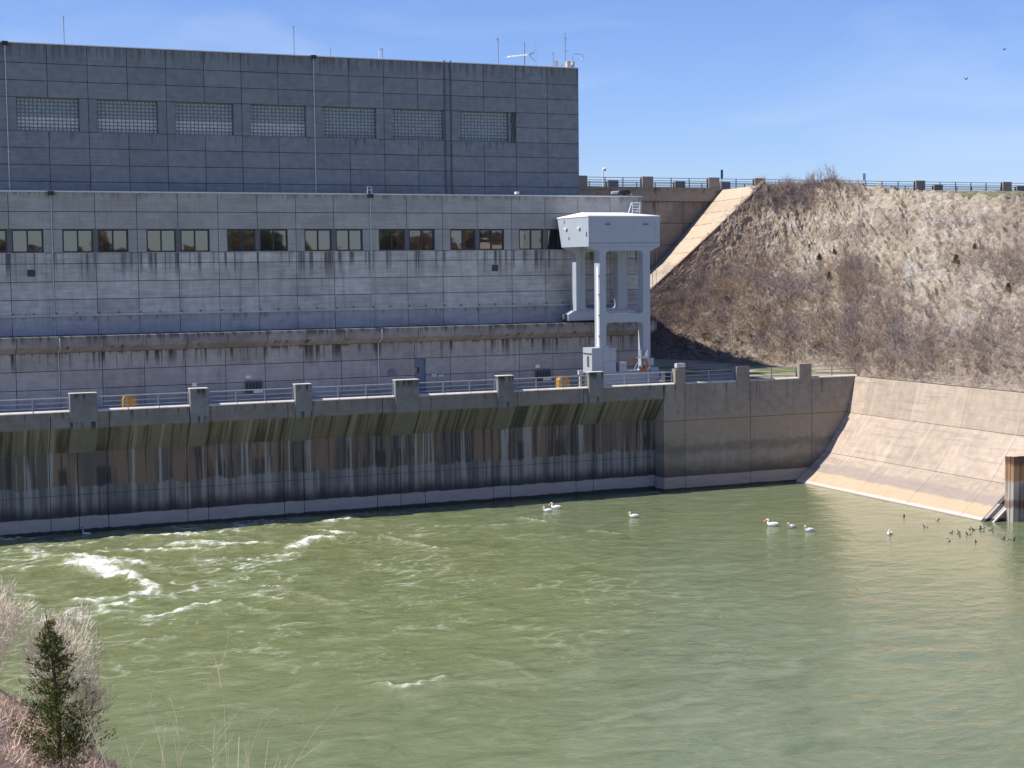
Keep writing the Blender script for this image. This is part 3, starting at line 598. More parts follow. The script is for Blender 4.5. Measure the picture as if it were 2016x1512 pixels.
# ------------------------------------------------------------------ river
gx = np.concatenate([np.linspace(-400, -12, 14)[:-1], np.arange(-12, 100, .25), np.linspace(100, 300, 10)])
gy = np.concatenate([np.linspace(-60, 44, 14)[:-1], np.arange(44, 137.3, .25)])
X, Y = np.meshgrid(gx, gy, indexing='ij')
turb = np.clip(sstep(X, 62, 16) * sstep(Y, 70, 118) + .25 * sstep(X, 88, 40), 0, 1)
wx = X + 1.4 * pn(X * .13, Y * .13); wy = Y + 1.4 * pn(X * .13 + 9, Y * .13 + 4)
ridge = 1 - 2 * np.abs(pn(wx * .16, wy * .24))
z = (.03 + .12 * turb) * (fbm(wx * .30, wy * .42, 3, 2.1, .55) + .35 * ridge) + (.010 + .035 * turb) * fbm(wx * 1.1 + 5, wy * 1.5, 3, 2.0, .6) + .05 * pn(X * .09, Y * .10)
FOAM = [
 ( [(12.7, 133.7), (13.3, 133.1), (14.1, 133.8)] , 0.35 , 1 ),
 ( [(13.8, 127.5), (15.2, 123.6), (16.9, 122.2)] , 0.5 , 0.9 ),
 ( [(17.0, 122.7), (18.2, 120.2), (18.8, 118.5), (20.7, 117.3)] , 0.9 , 1.1 ),
 ( [(17.2, 120.2), (18.1, 116.0), (18.6, 114.0)] , 1.3 , 1.2 ),
 ( [(19.5, 112.6), (19.9, 110.0), (20.4, 108.7), (19.5, 106.9), (17.6, 105.8), (16.3, 106.0), (14.8, 106.3)] , 0.5 , 1.1 ),
 ( [(15.9, 103.5), (17.1, 103.9), (18.2, 104.4)] , 0.35 , 1 ),
 ( [(18.0, 99.0), (19.7, 99.4), (21.7, 101.0), (23.1, 101.4)] , 0.35 , 1.05 ),
 ( [(18.8, 123.9), (22.8, 122.6), (26.2, 121.6)] , 0.5 , 1.0 ),
 ( [(23.7, 129.4), (25.9, 129.7), (28.1, 128.2)] , 0.5 , 1.0 ),
 ( [(24.8, 124.6), (26.6, 125.2), (27.6, 124.2)] , 0.7 , 1.0 ),
 ( [(27.4, 123.0), (29.4, 122.8), (31.7, 122.3)] , 0.55 , 1.0 ),
 ( [(26.8, 120.8), (28.5, 121.1)] , 0.4 , 0.9 ),
 ( [(32.7, 118.2), (34.6, 120.6), (35.8, 122.6), (37.1, 121.9)] , 0.7 , 1.1 ),
 ( [(37.5, 126.2), (38.3, 124.3), (39.3, 123.2)] , 0.4 , 1.0 ),
 ( [(39.4, 129.9), (41.6, 131.2)] , 0.5 , 1.0 ),
 ( [(17.4, 128.1), (19.4, 128.4)] , 0.5 , 0.9 ),
 ( [(21.0, 130.3), (23.7, 131.6)] , 0.5 , 0.7 ),
 ( [(25.9, 102.8), (26.6, 101.6), (27.2, 100.3)] , 0.3 , 0.85 ),
 ( [(24.2, 100.1), (25.2, 97.7)] , 0.3 , 0.7 ),
 ( [(20.4, 105.5), (20.9, 103.8)] , 0.3 , 0.8 ),
 ( [(25.9, 77.3), (26.9, 76.2), (28.5, 76.6), (29.9, 77.3)] , 0.25 , 0.9 ),
 ( [(15.4, 91.7), (16.8, 92.8), (18.4, 93.0)] , 0.3 , 0.6 ),
 ( [(55.2, 123.5), (56.0, 120.6)] , 0.3 , 0.8 ),
 ( [(57.8, 115.3), (58.9, 113.4)] , 0.3 , 0.7 ),
 ( [(50.0, 121.4), (52.7, 121.2)] , 0.4 , 0.55 ),
 ( [(41.3, 121.1), (42.6, 115.2), (43.3, 113.0)] , 0.5 , 0.65 ),
 ( [(19.8, 120.8), (21.5, 115.4), (23.1, 112.4)] , 0.8 , 0.5 ),
 ( [(12.2, 110.9), (14.0, 111.4)] , 0.6 , 0.5 ),
 ( [(25.0, 133.8), (31.2, 132.1), (35.9, 131.1)] , 0.8 , 0.45 ),
 ( [(28.3, 103.8), (29.6, 98.5), (30.5, 96.9)] , 0.6 , 0.5 ),
 ( [(32.7, 81.2), (33.9, 78.0), (34.0, 74.4)] , 0.5 , 0.4 ),
 ( [(11.8, 106.6), (10.9, 105.3)] , 0.3 , 0.8 ),
]
foam = np.zeros_like(X)
ex = X + .55 * fbm(X * .9, Y * .9, 3); ey = Y + .75 * fbm(X * .9 + 20, Y * .9 + 5, 3)
for pl, w, s in FOAM:
    best = np.full_like(X, 1e9)
    for (ax_, ay_), (bx_, by_) in zip(pl, pl[1:]):
        dx, dy = bx_ - ax_, by_ - ay_; q = np.clip(((ex - ax_) * dx + (ey - ay_) * dy) / (dx * dx + dy * dy), 0, 1)
        best = np.minimum(best, (ex - ax_ - q * dx) ** 2 + (ey - ay_ - q * dy) ** 2)
    foam = np.maximum(foam, s * np.exp(-best / (w * 1.15) ** 2)); z = z + .22 * s * np.exp(-best / (w * 1.8) ** 2) * (.6 + .8 * fbm(X * 1.3, Y * 1.3, 2))
vein = (1 - np.abs(pn(wx * .35 + 3, wy * .55))) ** 9 * sstep(fbm(X * .11 + 2, Y * .11, 3), -.12, .35)
vein2 = (1 - np.abs(pn(wx * .8 + 31, wy * 1.2))) ** 10 * sstep(fbm(X * .16 + 12, Y * .16, 3), -.05, .4)
foam = np.maximum(foam, np.maximum(vein * .95, vein2 * .92) * (.40 + .75 * turb) * (1 - .75 * sstep(X, 48, 74)) * (.55 + .45 * sstep(Y, 60, 90)))
idx = np.arange(X.size).reshape(X.shape); F_ = np.stack([idx[:-1, :-1], idx[1:, :-1], idx[1:, 1:], idx[:-1, 1:]], -1).reshape(-1, 4)
t = NT('green_turbid_river', .08, .6); p = t.pos(); f = t.attr('foam'); tb = t.attr('turb')
nz = t.noise(t.scl(p, (1.0, 1.3, 1)), 1.6, 6, .68); nf = t.noise(t.scl(p, (1.0, 1.4, 1)), 5.5, 5, .7)
fm = t.mth('ADD', t.mth('MULTIPLY', f, t.lin(nz, .3, .7, .55, 1.25)), t.mth('MULTIPLY', t.mth('SUBTRACT', nf, .5), .55))
fm1 = t.mth('MULTIPLY', t.step(fm, .50, 1.15), .95); fm0 = t.mth('MULTIPLY', t.step(fm, .16, .62), .45)
big = t.noise(t.scl(p, (.05, .07, 1)), 1, 4); body = t.mix(big, (.128, .158, .072), (.172, .200, .104)); body = t.mix(t.step(tb, .12, .5), body, t.mix(big, (.145, .168, .064), (.185, .205, .092)))
swl = t.noise(t.scl(p, (.22, .42, 1)), 1.0, 6, .6, 1.6); body = t.mix(t.mth('MULTIPLY', t.step(swl, .50, .68), t.lin(tb, 0, 1, .28, .85)), body, (.245, .275, .160)); body = t.mix(t.mth('MULTIPLY', t.step(swl, .46, .32), .45), body, (.085, .108, .046))
body = t.mix(fm0, body, (.42, .45, .30)); body = t.mix(fm1, body, (.74, .76, .71))
t.put(t.b.inputs['Roughness'], t.lin(fm1, 0, 1, .07, .7)); t.b.inputs['IOR'].default_value = 1.45
w1 = t.noise(t.scl(p, (1, 1.35, 1)), .55, 4, .55, .6); w2 = t.noise(t.scl(p, (1, 1.5, 1)), 2.6, 4, .6, .4)
t.bump(t.mth('ADD', t.mth('MULTIPLY', w1, t.lin(tb, 0, .6, .38, 1.0)), t.mth('MULTIPLY', w2, t.lin(tb, 0, 1, .08, .42))), .50, .38)
M_WATER = t.col(body)
me = npmesh('river', np.stack([X, Y, z], -1).reshape(-1, 3), F_, M_WATER, True)
for nm, a in (('foam', foam), ('turb', turb)): me.attributes.new(nm, 'FLOAT', 'POINT').data.foreach_set('value', a.astype(np.float32).ravel())
tag(nobj('river_water', me), kind='structure')

# ------------------------------------------------------------------ near bank (the viewer's side)
dd = np.concatenate([np.linspace(-300, -6, 16)[:-1], np.arange(-6, 64, .5)]); qq = np.concatenate([np.linspace(-60, -18, 8)[:-1], np.arange(-18, 14, .4), np.linspace(14, 220, 24)])
D_, Q_ = np.meshgrid(dd, qq, indexing='ij')
def nearz(D, Q):
    b = np.interp(D, [-300, -30, 0, 3, 12, 30, 38, 41, 48, 58, 64], [21, 20.6, 20.4, 20.2, 16.6, 11.7, 10.7, 10.05, 5.6, -1.5, -4])
    s = sstep(D, 10, 34); b = b - s * np.clip(.74 * (Q + 12.6), -1.5, 10.5) - sstep(np.abs(D), 3, 9) * (1 - s) * (D > 0) * 1.0
    return np.maximum(b + .12 * fbm(D * .6, Q * .6, 3), -4.2)
Zn = nearz(D_, Q_); Xn = Q_ * cy + D_ * sy; Yn = -Q_ * sy + D_ * cy
t = NT('dry_grass_soil', .97, .1); p = t.pos(); M_NEAR = t.col(t.mix(t.noise(p, 3, 6, .7), (.30, .22, .165), (.50, .39, .30)))
idx = np.arange(D_.size).reshape(D_.shape); F_ = np.stack([idx[:-1, :-1], idx[:-1, 1:], idx[1:, 1:], idx[1:, :-1]], -1).reshape(-1, 4)
tag(nobj('terrain', npmesh('near_bank', np.stack([Xn, Yn, Zn], -1).reshape(-1, 3), F_, M_NEAR, True)), kind='structure')
def nb(q, d): return Vector((q * cy + d * sy, -q * sy + d * cy, float(nearz(np.array([[d]]), np.array([[q]]))[0, 0])))
# ------------------------------------------------------------------ gantry crane
CY = 134.6
cr_ = thing('gantry_crane', 'white and grey gantry crane with a boxy housing straddling the deck and the ledge', 'crane', (71.2, CY + 3, DK))
HXa, HXb = 67.3, 75.08; HZ0, HZ1 = 23.86, 26.72
m = MB()
fy, ry0, ry1 = CY, CY + 6.0, CY + 6.9
# housing: battered back, chamfered shoulders, low hipped roof
b = [(HXa, fy, HZ0), (HXb, fy, HZ0), (HXb, ry0, HZ0), (HXa, ry0, HZ0)]; tpp = [(HXa, fy, HZ1), (HXb, fy, HZ1), (HXb, ry1, HZ1), (HXa, ry1, HZ1)]
m.v = b + tpp; m.f = [(0, 3, 2, 1), (0, 1, 5, 4), (1, 2, 6, 5), (2, 3, 7, 6), (3, 0, 4, 7)]
hs = m.build('housing', M_PAINT, cr_)
m = MB(); e = .05
m.v = [(HXa - e, fy - e, HZ1), (HXb + e, fy - e, HZ1), (HXb + e, ry1 + e, HZ1), (HXa - e, ry1 + e, HZ1), (HXa - e, fy - e, HZ1 + .1), (HXb + e, fy - e, HZ1 + .1), (HXb + e, ry1 + e, HZ1 + .1), (HXa - e, ry1 + e, HZ1 + .1), (HXa + 1.0, (fy + ry1) / 2, HZ1 + .52), (HXb - 2.2, (fy + ry1) / 2, HZ1 + .52)]
m.f = [(0, 3, 2, 1), (0, 1, 5, 4), (1, 2, 6, 5), (2, 3, 7, 6), (3, 0, 4, 7), (4, 5, 9, 8), (5, 6, 9), (6, 7, 8, 9), (7, 4, 8)]
m.build('housing_roof', M_WHITE, hs)
for x in (69.1, 73.25): MB().box(x, x + .5, fy - .14, fy - .002, 25.95, 26.03).build('lamp_hood', M_CONDUIT, hs)
for y in (CY + 1.7, CY + 4.6): MB().box(HXa - .2, HXa - .002, y, y + .4, 25.62, 25.78).build('lamp_hood', M_WHITE, hs)
for y, z, w, h in ((CY + .25, 24.75, .35, .6), (CY + 5.2, 26.1, .25, .5), (CY + 4.1, 24.5, .35, .4)):   # flaked paint
    MB().prism([(y, z), (y + w, z + .1), (y + w * .8, z + h), (y + .05, z + h * .8)], HXa - .004, HXa - .001).build('paint_flake', M_BRONZE, hs)
MB().box(HXa - .012, HXb + .012, fy - .012, fy - .001, 24.16, 24.2).build('seam', M_CONDUIT, hs)
def rrect(x0, x1, z0, z1, r=.38, n=5):
    o = []
    for cx, cz, a0 in ((x1 - r, z1 - r, 0), (x0 + r, z1 - r, 90), (x0 + r, z0 + r, 180), (x1 - r, z0 + r, 270)):
        for k in range(n + 1): a = math.radians(a0 + 90 * k / n); o.append((cx + r * math.cos(a), cz + r * math.sin(a)))
    return o
def frame(name, outer, holes, y0, y1, parent, mat):
    """flat plate frame with rounded openings, cut with a bmesh fill"""
    import bmesh
    bm = bmesh.new()
    loops = [outer] + holes; ed = []
    for L in loops:
        vs = [bm.verts.new((x, y0, z)) for x, z in L]
        ed += [bm.edges.new((vs[i], vs[(i + 1) % len(vs)])) for i in range(len(vs))]
    r = bmesh.ops.triangle_fill(bm, use_beauty=True, use_dissolve=False, edges=ed)
    fs = [f for f in bm.faces]
    e = bmesh.ops.extrude_face_region(bm, geom=fs); vs = [v for v in e['geom'] if isinstance(v, bmesh.types.BMVert)]
    bmesh.ops.translate(bm, verts=vs, vec=(0, y1 - y0, 0)); bmesh.ops.recalc_face_normals(bm, faces=bm.faces)
    off = parent.location
    bmesh.ops.translate(bm, verts=bm.verts, vec=-off)
    me = bpy.data.meshes.new(name); bm.to_mesh(me); bm.free(); me.materials.append(mat)
    return nobj(name, me, parent)
L0, L1, L2, L3 = 68.45, 69.15, 73.22, 73.98
fo = [(L0, DK), (L3, DK), (L3, 23.35), (HXb, HZ0 - .01), (HXa, HZ0 - .01), (L0, 23.35)]
frame('front_frame', fo, [rrect(L1, L2, 17.35, 23.45), rrect(L1, L2, 11.75, 16.50)], CY + .002, CY + 1.1, cr_, M_PAINT)
ry = CY + 4.9
ro = [(L0 - .1, 17.55), (L3 + .1, 17.55), (L3 + .1, 23.3), (HXb, HZ0 - .01), (HXa, HZ0 - .01), (L0 - .1, 23.3)]
frame('rear_frame', ro, [rrect(L1 + .2, L2 - .2, 17.75, 23.4)], ry, ry + 1.1, cr_, M_PAINT)
rb = MB().prism([(67.4, 16.62), (75.0, 16.62), (75.0, 17.35), (74.5, 17.58), (68.1, 17.58), (67.4, 17.2)], ry - .1, ry + 1.2, 'y').build('rear_end_truck', M_PAINT, cr_)
for x in (67.35, 75.0):
    MB().tube([(x, ry + .35, 16.72), (x, ry + .75, 16.72)], .33, 12).build('wheel', M_BLACK, rb)
for s in (67.05, 75.0): MB().box(s, s + .35, ry + .1, ry + .9, 16.75, 17.25).build('buffer', M_CONDUIT, rb)
ft_ = MB().box(67.5, 74.9, CY - .15, CY + 1.25, 10.3, 11.65).build('front_end_truck', M_PAINT, cr_)
for x in (68.0, 74.4): MB().tube([(x, CY + .25, 10.36), (x, CY + .85, 10.36)], .29, 12).build('wheel', M_BLACK, ft_)
rl = thing('crane_rail', 'steel crane rail set into the deck under the gantry crane', 'rail', (60, CY + .55, DK)); MB().box(30, 75.2, CY + .45, CY + .65, DK - .02, DK + .035).build('rail_head', M_GALV, rl)
# sun-side conduits and ladder on the front leg
cdp = MB().box(L0 - .09, L0 - .002, CY + .18, CY + .48, 14.2, 21.9).build('sunlit_leg_strip', M_WHITE, cr_)  # white strip added to paint the sunlit side of the leg
MB().tube([(L0 - .12, CY + .02, 11.8), (L0 - .12, CY + .02, 21.6)], .045, 6).build('conduit', M_WHITE, cr_)
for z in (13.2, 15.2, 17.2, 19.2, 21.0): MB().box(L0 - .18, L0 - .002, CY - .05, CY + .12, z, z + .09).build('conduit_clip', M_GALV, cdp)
for s in (67.9,): MB().tube([(s, ry + .05, 17.6), (s, ry + .05, 23.2)], .05, 6).build('rear_conduit', M_CONDUIT, cr_)
# electrical cabinet on the front leg
cb = MB().box(67.45, 70.05, CY - .25, CY + 1.7, 11.66, 14.1).build('control_cabinet', M_PAINT, cr_)
MB().box(67.40, 67.449, CY + .35, CY + .75, 12.3, 13.3).build('cabinet_window', M_BRONZE, cb)
MB().box(67.38, 67.449, CY - .2, CY + 1.6, 13.52, 13.6).build('cabinet_seam', M_CONDUIT, cb)
MB().box(68.7, 70.0, CY - .30, CY - .251, 11.8, 12.7).build('cabinet_door', M_PAINT, cb)
bx = MB().box(70.5, 71.3, CY - .1, CY + .8, 11.66, 12.55).build('junction_box', M_PAINT, cr_); MB().box(70.55, 71.25, CY - .12, CY + .8, 12.56, 12.66).build('box_lid', M_WHITE, bx)
# coiled festoon hose with its bracket
hz = MB(); cxx, czz = 73.0, 12.35
hz.tube([(cxx + .42 * math.cos(a), CY - .25 + .04 * math.sin(3 * a), czz + .52 * math.sin(a)) for a in np.linspace(-2.8, 1.2, 16)], .15, 8).build('hose_coil', M_ORANGE, cr_, True)
hz = MB(); hz.tube([(cxx - .95 + .4 * math.cos(a), CY - .2, 12.35 + .42 * math.sin(a)) for a in np.linspace(.6, 3.3, 10)], .10, 8).build('hose_coil', M_ORANGE, cr_, True)
MB().box(72.3, 73.6, CY - .4, CY - .1, 12.98, 13.06).box(72.55, 72.6, CY - .3, CY - .25, 13.06, 13.8).box(72.8, 72.85, CY - .3, CY - .25, 13.06, 13.8).box(72.55, 73.0, CY - .3, CY - .25, 13.06, 13.12).build('hose_bracket', M_WHITE, cr_)
MB().prism([(73.1, 13.1), (73.6, 13.1), (73.55, 13.85), (73.3, 13.6)], CY - .3, CY - .2, 'y').build('guide_plate', M_WHITE, cr_)
MB().box(73.1, 74.2, CY - .3, CY - .01, 12.25, 12.95).build('motor_box', M_PAINT, cr_)
for a, c in (((71.9, 11.8), (72.4, 12.6)), ((72.1, 11.75), (72.7, 12.3)), ((73.4, 11.8), (73.75, 12.1))): MB().tube([(a[0], CY - .35, a[1]), (c[0], CY - .35, c[1])], .06, 5).build('brace', M_WHITE, cr_)
MB().box(73.98, 74.85, CY - .1, CY + 1.0, 11.66, 12.0).build('buffer_box', M_PAINT, cr_)
# caged ladder on the far side, roof access ladder
lx = L3 + .25; m = MB()
for x in (74.55, 75.15, 75.7, 76.1): m.tube([(x, CY + 2.6, 15.5), (x, CY + 2.6, 23.5)], .025, 5)
m.tube([(74.5, CY + 2.6, 23.5), (76.1, CY + 2.6, 23.5)], .03, 5); m.build('cage_ladder', M_GALV, cr_)
m = MB()
for z in (17.6, 19.5, 21.5): m.tube([(L3 - .02, CY + 1.0, z), (74.6, CY + 2.6, z), (76.1, CY + 2.6, z)], .03, 5)
m.build('cage_hoop', M_GALV, cr_)
m = MB(); y = CY + 2.2
m.tube([(72.75, y, HZ1 + .3), (73.15, y, 28.15), (74.1, y, 28.15), (74.05, y, HZ1 + .2)], .045, 6).tube([(73.25, y, HZ1 + .3), (73.25, y, 28.12)], .045, 6)
for z in (27.35, 27.62, 27.88): m.tube([(73.25, y, z), (74.05, y, z)], .035, 6)
m.tube([(73.65, y, HZ1 + .3), (74.08, y, 27.9)], .035, 6); m.build('roof_ladder', M_WHITE, cr_)

# ------------------------------------------------------------------ loose things on the deck
def drum(x, y, label):
    t = thing('mooring_drum', label, 'drum', (x, y, DK), 'yellow drums on the deck')
    m = MB(); r = .56; pr = [(-r, 0)] + [(-r, .85)] + [(-r + .42 * (1 - math.cos(a)), .85 + .45 * math.sin(a)) for a in np.linspace(.2, 1.57, 5)]
    pr = pr + [(-p[0], p[1]) for p in pr[::-1]]
    m.prism([(x + p[0], DK + p[1]) for p in pr], y - .38, y + .38, 'y'); m.build('shell', M_YELLOW, t)
    for s in (-.28, 0, .28): MB().prism([(x + p[0] * 1.025, DK + p[1] * 1.02) for p in pr], y + s - .03, y + s + .03, 'y').build('band', M_YELLOW, t)
    MB().box(x - .7, x + .7, y - .45, y + .45, DK, DK + .06).build('base_plate', M_CONDUIT, t)
drum(23.75, 136.2, 'yellow round-topped drum on the deck beneath the grey downpipe'); drum(65.3, 136.4, 'yellow round-topped drum on the deck beside the gantry crane')
k = thing('key_pedestal', 'small pale key switch pedestal between the yellow drum and the gantry crane', 'pedestal', (66.6, 135.2, DK))
MB().box(66.5, 66.72, 135.1, 135.3, DK, 11.7).build('post', M_TAN, k); MB().box(66.38, 66.85, 135.05, 135.32, 11.55, 11.95).build('switch_box', M_PIPE, k)
bl = thing('equipment_box', 'low grey equipment box standing in the shadow right of the gantry crane', 'box', (76.6, 135.6, DK))
MB().box(76.0, 77.3, 135.2, 136.1, DK - .01, 11.35).build('body', M_CONDUIT, bl); MB().box(75.95, 77.35, 135.15, 136.15, 11.35, 11.42).build('lid', M_GALV, bl)

# ------------------------------------------------------------------ roof gear
RT = HZ + .07; YR = 153.4
def mast(x, h, label, r=.035, arm=0):
    t = thing('roof_mast', label, 'mast', (x, YR, RT)); MB().tube([(x, YR, RT - .02), (x, YR, RT + h)], r, 6).build('pole', M_GALV, t)
    MB().box(x - .1, x + .1, YR - .1, YR + .1, RT - .01, RT + .04).build('foot', M_GALV, t)
    if arm: MB().tube([(x - arm, YR, RT + h - .1), (x + .08, YR, RT + h - .08)], r * .9, 5).build('arm', M_GALV, t)
    return t
mast(21.7, 2.85, 'thin lightning rod on the roof above the first glass block window', .045, .06); mast(44.0, 3.05, 'thin lightning rod on the roof beside the downpipe head', .045, .1)
mast(47.8, 1.15, 'short stub mast on the roof just past the downpipe head', .04)
t_ = mast(53.3, 1.3, 'short mast carrying a small hooked whip aerial', .05, .4); MB().tube([(52.9, YR, RT + .25), (52.9, YR, RT + 1.2)], .02, 5).build('whip', M_WHITE, t_)
mast(66.2, 2.95, 'tall thin mast left of the yagi aerial', .055, .22)
t_ = mast(69.25, 2.65, 'mast with a comb-like white yagi aerial', .065)
def bar(t, nm, a, b, r, mat): MB().tube([(a[0], YR - .1, RT + a[1]), (b[0], YR - .1, RT + b[1])], r, 5).build(nm, mat, t)
bar(t_, 'boom', (66.9, .95), (69.9, 1.35), .03, M_WHITE)
for q in np.linspace(67.4, 69.3, 7): MB().box(q, q + .17, YR - .5, YR + .3, RT + .98 + (q - 66.9) * .133, RT + 1.06 + (q - 66.9) * .133).build('director', M_WHITE, t_)
for b2 in ((70.45, 1.95), (70.45, 1.62), (70.45, .72)): bar(t_, 'reflector', (69.75, 1.3), b2, .035, M_GALV)
mast(70.6, 2.8, 'hair-thin whip aerial right of the yagi aerial', .015)
t_ = mast(72.6, 1.75, 'short mast with a small flat panel aerial', .05, .08); MB().box(72.75, 73.2, YR - .05, YR + .05, RT + .3, RT + .9).build('panel_aerial', M_PIPE, t_)
t_ = mast(74.05, 3.9, 'tallest mast with two small crossed arms near the roof corner', .05)
for z, w in ((1.95, .24), (3.25, .24)): bar(t_, 'cross_arm', (74.05 - w, z), (74.05 + w, z), .035, M_GALV)
MB().tube([(73.6, YR, RT + .05), (73.55, YR, RT + .35), (73.85, YR, RT + .6)], .02, 5).build('cable', M_BLACK, t_)
t_ = thing('security_camera', 'dome camera hanging from a hooked pole at the roof corner', 'camera', (74.3, HY + .4, RT)); y = HY + .4
MB().tube([(74.28, y, RT - .02), (74.28, y, RT + 1.25), (74.34, y, RT + 1.42), (74.5, y, RT + 1.5), (75.25, y, RT + 1.5), (75.42, y, RT + 1.42), (75.45, y, RT + 1.2)], .035, 6).build('arm', M_GALV, t_)
MB().tube([(75.45, y, RT + 1.22), (75.45, y, RT + 1.05), (75.45, y, RT + .92), (75.45, y, RT + .84)], [.05, .12, .13, .05], 10).build('dome', M_WHITE, t_, True)
for x, w, mt, lb in ((73.85, .42, M_TAN, 'tan equipment cabinet on the roof corner'), (74.42, .22, M_PIPE, 'narrow grey equipment cabinet on the roof corner')):
    t_ = thing('roof_cabinet', lb, 'cabinet', (x, HY + .7, RT)); MB().box(x - w / 2, x + w / 2, HY + .45, HY + .95, RT - .01, RT + .66).build('body', mt, t_); MB().box(x - w / 2 - .02, x + w / 2 + .02, HY + .43, HY + .97, RT + .66, RT + .70).build('lid', mt, t_)
t_ = thing('exhaust_silencer', 'black exhaust silencer with a tail pipe lying on the lower roof', 'silencer', (76, 145, AZ))
MB().tube([(75.2, 145, 29.55), (76.0, 145, 29.6)], .13, 10).build('tail_pipe', M_PIPE, t_); MB().tube([(75.95, 145, 29.6), (76.05, 145, 29.6), (77.2, 145, 29.6), (77.35, 145, 29.55)], [.24, .30, .30, .15], 14).build('drum', M_BLACK, t_, True)
for x in (76.2, 76.95): MB().box(x - .06, x + .06, 144.8, 145.2, AZ - .01, 29.4).build('saddle', M_GALV, t_)
MB().tube([(77.3, 145, 29.55), (77.6, 145, 29.3), (77.62, 145, 28.6)], .1, 8).build('elbow', M_PIPE, t_)
t_ = thing('roof_camera', 'small white camera on the lower roof edge', 'camera', (63.1, AY + .2, AZ + .1)); MB().box(63.0, 63.35, AY - .1, AY + .3, AZ + .2, AZ + .42).build('body', M_WHITE, t_); MB().box(63.08, 63.16, AY + .05, AY + .15, AZ + .05, AZ + .2).build('foot', M_GALV, t_); MB().box(63.35, 63.5, AY + .0, AY + .2, AZ + .24, AZ + .38).build('lens_hood', M_BLACK, t_)
t_ = thing('roof_ladder_hoop', 'small hooped handrail on the lower roof edge above the downpipe', 'handrail', (47.9, AY + .3, AZ + .1)); MB().tube([(47.7, AY + .3, AZ), (47.72, AY + .3, AZ + .75), (48.15, AY + .3, AZ + .75), (48.17, AY + .3, AZ)], .03, 6).tube([(47.72, AY + .3, AZ + .45), (48.15, AY + .3, AZ + .45)], .025, 6).build('hoop', M_PIPE, t_)
# street furniture on the crest
t_ = thing('street_lamp', 'white lamp post on the dam crest beside the powerhouse', 'lamp post', (97.25, 190, RZ)); MB().tube([(97.25, 190, RZ), (97.25, 190, 35.0)], .09, 8).build('pole', M_WHITE, t_); MB().tube([(97.25, 190, 34.95), (97.4, 190, 35.1), (97.6, 190, 35.02), (97.6, 190, 34.8)], [.1, .2, .22, .08], 8).build('lamp_head', M_WHITE, t_)
t_ = thing('road_sign', 'dark sign post edge-on above the crest parapet', 'sign', (114.7, 188, RZ)); MB().tube([(114.7, 188, RZ), (114.7, 188, 34.2)], .06, 6).build('post', M_GALV, t_); MB().box(114.5, 114.85, 187.9, 187.95, 33.9, 35.1).build('sign_plate', M_CONDUIT, t_)
t_ = thing('marker_sign', 'white marker sign behind the far crest rails', 'sign', (144.1, 195.5, RZ)); MB().tube([(144.1, 195.5, RZ - .5), (144.1, 195.5, 34.6)], .05, 6).build('post', M_WHITE, t_); MB().box(143.85, 144.4, 195.4, 195.45, 34.4, 35.45).build('sign_plate', M_WHITE, t_)

# ------------------------------------------------------------------ birds
M_PEL = plain('white_feathers', (.82, .81, .79), .8, .06); M_BILL = plain('orange_bill', (.75, .33, .08), .5, .1); M_DUCKD = plain('dark_feathers', (.03, .03, .032), .7, .2); M_DUCKW = plain('pale_flank_feathers', (.62, .60, .56), .8, .1); M_GREBE = plain('grey_white_feathers', (.55, .58, .62), .8, .08)
def pelican(loc, head, tuck=0.0, s=.82, up_=0.0, label=''):
    t = thing('pelican', label, 'bird', (loc[0], loc[1], -.02), 'pelicans floating on the river')
    st = [(-.66, .24, .02, .02), (-.58, .22, .09, .06), (-.40, .20, .19, .13), (-.15, .19, .25, .19), (.10, .18, .25, .20), (.28, .20, .19, .19), (.38, .29, .13, .14), (.42, .38 + up_ * .3, .09, .095), (.38, .47 + up_ * .7, .075, .08), (.36, .54 + up_, .075, .08), (.39, .60 + up_, .08, .085), (.46, .615 + up_, .075, .08), (.53, .595 + up_, .045, .05)]
    bd = MB().loft(st, 12); bd.v = [(a * s, b_ * s, c_ * s) for a, b_, c_ in bd.v]
    o = bpy.data.objects.new('body', bd.mesh('pelican_body', M_PEL, smooth=True)); COL.objects.link(o); o.parent = t
    h = .60 + up_; tip = (.90 - tuck * .36, h - .22 - tuck * .22)
    bl = MB().loft([(.50, h, .05, .045), (.58 - tuck * .05, h - .05 - .05 * tuck, .045, .07), (.72 - tuck * .20, h - .13 - tuck * .14, .035, .055), (tip[0], tip[1], .01, .012)], 8); bl.v = [(a * s, b_ * s, c_ * s) for a, b_, c_ in bl.v]
    o = bpy.data.objects.new('bill', bl.mesh('pelican_bill', M_BILL, smooth=True)); COL.objects.link(o); o.parent = t
    for sd in (-1, 1):
        w = MB().loft([(-.62, .27, .015, .03), (-.40, .27, .03, .10), (-.05, .26, .035, .14), (.2, .24, .03, .10), (.27, .22, .01, .03)], 8); w.v = [(a * s, (b_ + sd * (.20 if abs(a) < .45 else .12)) * s, c_ * s) for a, b_, c_ in w.v]
        o = bpy.data.objects.new('wing', w.mesh('pelican_wing', M_PEL, smooth=True)); COL.objects.link(o); o.parent = t
    t.rotation_euler = (0, 0, math.radians(head)); return t
LEFT = 180 - 23.7
pelican((58.75, 126.1), LEFT + 12, .8, .80, 0, 'white pelican floating in front of another, close below the corbelled wall')
pelican((60.15, 127.35), LEFT + 5, .3, .86, .06, 'white pelican floating just behind another, close below the corbelled wall')
pelican((64.12, 119.8), LEFT + 10, .6, .80, 0, 'white pelican floating by itself on green water between the pair and the trio')
pelican((72.28, 110.4), LEFT - 4, .0, .90, .04, 'white pelican with its orange bill stretched forward, leading the trio')
pelican((73.1, 108.85), LEFT + 40, 1.0, .78, 0, 'white pelican with bill tucked down, middle of the trio')
